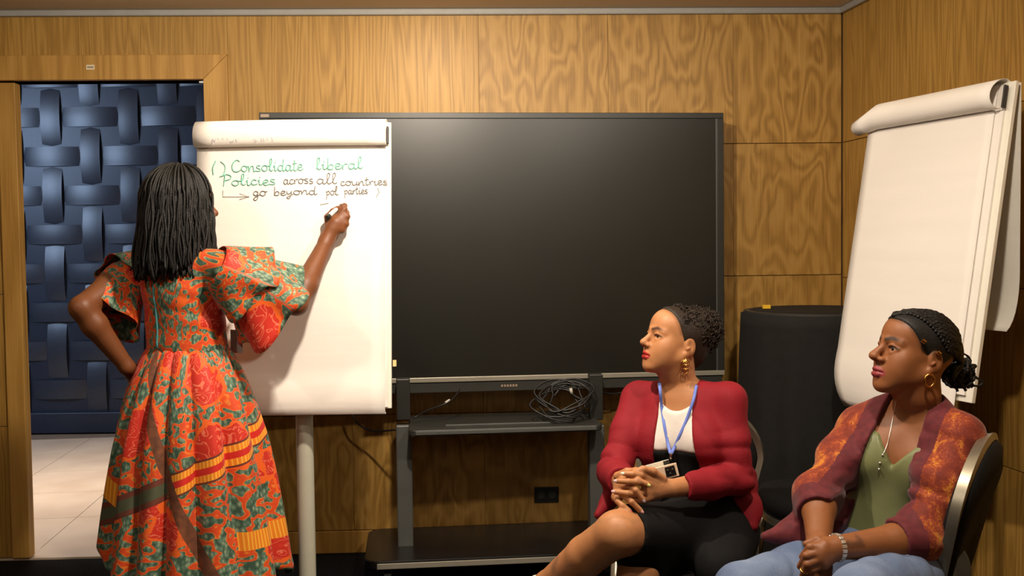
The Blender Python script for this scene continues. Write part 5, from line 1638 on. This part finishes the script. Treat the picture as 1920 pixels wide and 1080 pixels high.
k3.disp(near(folds([.5, .2, .8], .0045, 32, 6, 12.7), (SL3 + EL3) / 2, .24)); k3.disp(near(folds([-.6, .1, .7], .0045, 32, 6, 15.1), (SR3 + ER3) / 2, .24))
k3.ops.sort(key=lambda o: {'add': 0, 'disp': 1, 'sub': 2}[o[0]])
V, F_ = sculpt(k3, .0055)
pv = (V[:, 0], V[:, 1], V[:, 2])
band = (kopen_band(pv) < 0).astype(float)
nb = d_cap(pv, nk3 + [0, 0, -.05], nk3 + nd * .15, .066 + .035, .07 + .035) < 0
band = np.maximum(band, nb.astype(float))
for cu, d in cuffs:
    t_ = sum((V[:, i] - cu[i]) * d[i] for i in range(3)); rr_ = np.linalg.norm(V - cu - t_[:, None] * d[None], axis=1)
    band = np.maximum(band, (V[:, 0] < P(1500, 1000, 2.68)[0]).astype(float) * (V[:, 2] < .62)); band = np.maximum(band, ((t_ > -.034) & (rr_ < .085) & (t_ < .09)).astype(float))
mesh_np('kimono', V, F_, M_KIM, w3, attrs={'band': band}, origin=pel3)

# ---------------- jewellery
M_SILVER = plain('silver', S(226, 220, 208), .35, .8)
def onbody(px, py, off=.003):
    d = nrm(ray(px, py)); best = None
    for rc in (r, cm3, k3):
        h_ = rc.hit(CAM + d * 2.3, d, .7, .002)
        if h_ is not None and (best is None or h_[1] < best[1]): best = h_
    return (best if best is not None else P(px, py, 2.6)) - d * off
nc = [onbody(*q) for q in ((1680, 752), (1676, 775), (1672, 795), (1668, 815), (1663, 835), (1656, 852))]
MB().tube(catmull(nc, 4), .0011, 5).build('necklace', M_SILVER, w3)
for q in ((1655, 853), (1650, 868), (1648, 880)):
    MB().sphere(onbody(*q, .004), .0032, 8, 6).build('necklace_bead', M_SILVER, w3)
bc_ = WL3 + (EL3 - WL3) * .02; bd_ = nrm(EL3 - WL3); u = nrm(np.cross(bd_, [0, 0, 1])); v = np.cross(bd_, u)
brc = empty('bracelet_group', bc_) if False else None
bm_ = MB()
for k in range(18):
    a = 2 * math.pi * k / 18; c = bc_ + (u * math.cos(a) + v * math.sin(a)) * .0315
    bm_.box(c, (.0085, .011, .005), np.column_stack([-u * math.sin(a) + v * math.cos(a), bd_, u * math.cos(a) + v * math.sin(a)]))
bm_.build('bracelet', M_SILVER, w3, smooth=False, bevel=.001)
rg_ = (P(*LHm[2]) * .45 + P(*LHt[2]) * .55); rd = nrm(P(*LHt[2]) - P(*LHm[2])); ru = nrm(np.cross(rd, [0, 0, 1])); rv = np.cross(rd, ru)
MB().tube([rg_ + (ru * math.cos(t) + rv * math.sin(t)) * .0105 for t in np.linspace(0, 6.283, 18, endpoint=False)], .0022, 6, closed=True).build('ring', M_GOLD, w3)
ec = L3((-.077, -.012, -.060))
MB().tube([ec + np.array([math.cos(t) * .0125, -.002, math.sin(t) * .016]) for t in np.linspace(0, 6.283, 20, endpoint=False)], .003, 8, closed=True).build('earring', M_GOLD, w3)

# ---------------- braids gathered into a low bun
M_HAIR3 = hairmat('black_braids', S(20, 17, 15), .5)
h3 = Rec(); h3.frame(hc3, HM3); h3.ell((0, -.020, .032), (.0775, .0975, .0880), k=.01); h3.ell((0, .044, .048), (.0605, .0490, .0545), k=.03); h3.ell((0, -.105, -.02), (.045, .045, .055), k=.03)
def cut3(p):
    x, y, z = [sum((p[i] - hc3[i]) * HM3[i, k] for i in range(3)) for k in range(3)]
    return np.minimum(-(y - .014 - .66 * z - .012 * np.cos(x * 30)), z + .040 - np.clip(-y - .02, 0, .1) * .9)
h3u = Rec(); h3u.ops = list(h3.ops)
h3.cut(cut3, k=.006)
V, F_ = sculpt(h3, .004)
hair3 = mesh_np('hair', V, F_, M_HAIR3, w3, origin=hc3)
bm3 = MB(); rg = random.Random(9); E3 = np.array([.080, .100, .0905]); hcl = np.array([0, -.020, .032])
gather = np.array([0, -.125, -.030])
def braid(pts, rad):
    q = catmull(pts, 5); rr_ = [rad * (1 + .22 * math.sin(i * 1.9)) for i in range(len(q))]; bm3.tube(q, rr_, 6)
for k in range(40):
    a = -1.62 + 3.24 * k / 39                       # across the hairline from ear to ear
    x0_ = math.sin(a); zc = math.cos(a)
    for rowi, yoff in enumerate((0.0, -.35)):
        pts = []
        y0 = (.86 - .95 * abs(a) ** 1.35 / 1.62) + yoff * .5
        for t in np.linspace(0, 1, 7):
            yy = y0 + (-1.0 - y0) * t
            ring = math.sqrt(max(0.0, 1 - min(1, abs(yy)) ** 2))
            aa = a * (1 + .15 * t); zz = math.cos(aa) * ring - .55 * max(0, t - .45) ** 1.5; xx = math.sin(aa) * ring
            d = nrm([xx, yy, zz]); c0_ = L3(hcl); dw = nrm(HM3 @ (d * E3)); h_ = h3u.hit(c0_ + dw * .16, -dw, .15, .0015)
            pts.append(h_ + dw * .003 * rg.random() if h_ is not None else L3(hcl + d * E3))
        pts.append(L3(gather + np.array([rg.uniform(-.02, .02), .01, rg.uniform(-.02, .02)])))
        braid(pts, rg.uniform(.0042, .0056))
bc3 = L3((0, -.140, -.030))
bb = P(1800, 700, 2.80)
for k in range(60):
    n1 = nrm([rg.gauss(0, 1), rg.gauss(0, 1), rg.gauss(0, 1)]); u = nrm(np.cross(n1, [.2, .9, .3])); v = np.cross(n1, u)
    R_ = rg.uniform(.018, .038); c = bb + np.array([rg.uniform(-.012, .012), rg.uniform(-.012, .012), rg.uniform(-.010, .010)]); a0 = rg.uniform(0, 6)
    braid([c + (u * math.cos(a0 + t) + v * math.sin(a0 + t)) * R_ for t in np.linspace(0, rg.uniform(2, 5), 7)], rg.uniform(.0038, .0052))
for k in range(22):
    a = L3(gather + np.array([rg.uniform(-.02, .02), .03, rg.uniform(-.025, .02)])); braid([a, (a + bb) / 2 + np.array([0, 0, rg.uniform(-.015, .012)]), bb + np.array([rg.uniform(-.02, .02), rg.uniform(-.02, .02), rg.uniform(-.03, .03)])], .005)
for k in range(10):
    e_ = bb + np.array([rg.uniform(-.02, .03), rg.uniform(-.02, .02), -.02]); braid([bb, e_, e_ + np.array([rg.uniform(-.012, .02), 0, -rg.uniform(.012, .03)])], .0045)
braid([P(1806, 712, 2.80), P(1818, 690, 2.80), P(1828, 706, 2.80), P(1842, 716, 2.80), P(1836, 724, 2.80), P(1822, 722, 2.80)], .0036)
braid([P(1795, 672, 2.80), P(1808, 664, 2.80), P(1820, 676, 2.80), P(1812, 684, 2.80)], .0032)
bm3.build('braids', M_HAIR3, hair3)
for q in ((1732, 640), (1760, 662), (1720, 664)):
    d = nrm(ray(*q)); h_ = h3.hit(CAM + d * 2.4, d, .6, .002)
    if h_ is not None:
        c = h_ - d * .008; MB().tube([c + np.array([-.004, 0, .003]), c + np.array([.004, 0, -.003])], .0058, 10).build('braid_bead', M_GOLD, hair3, angle=40)
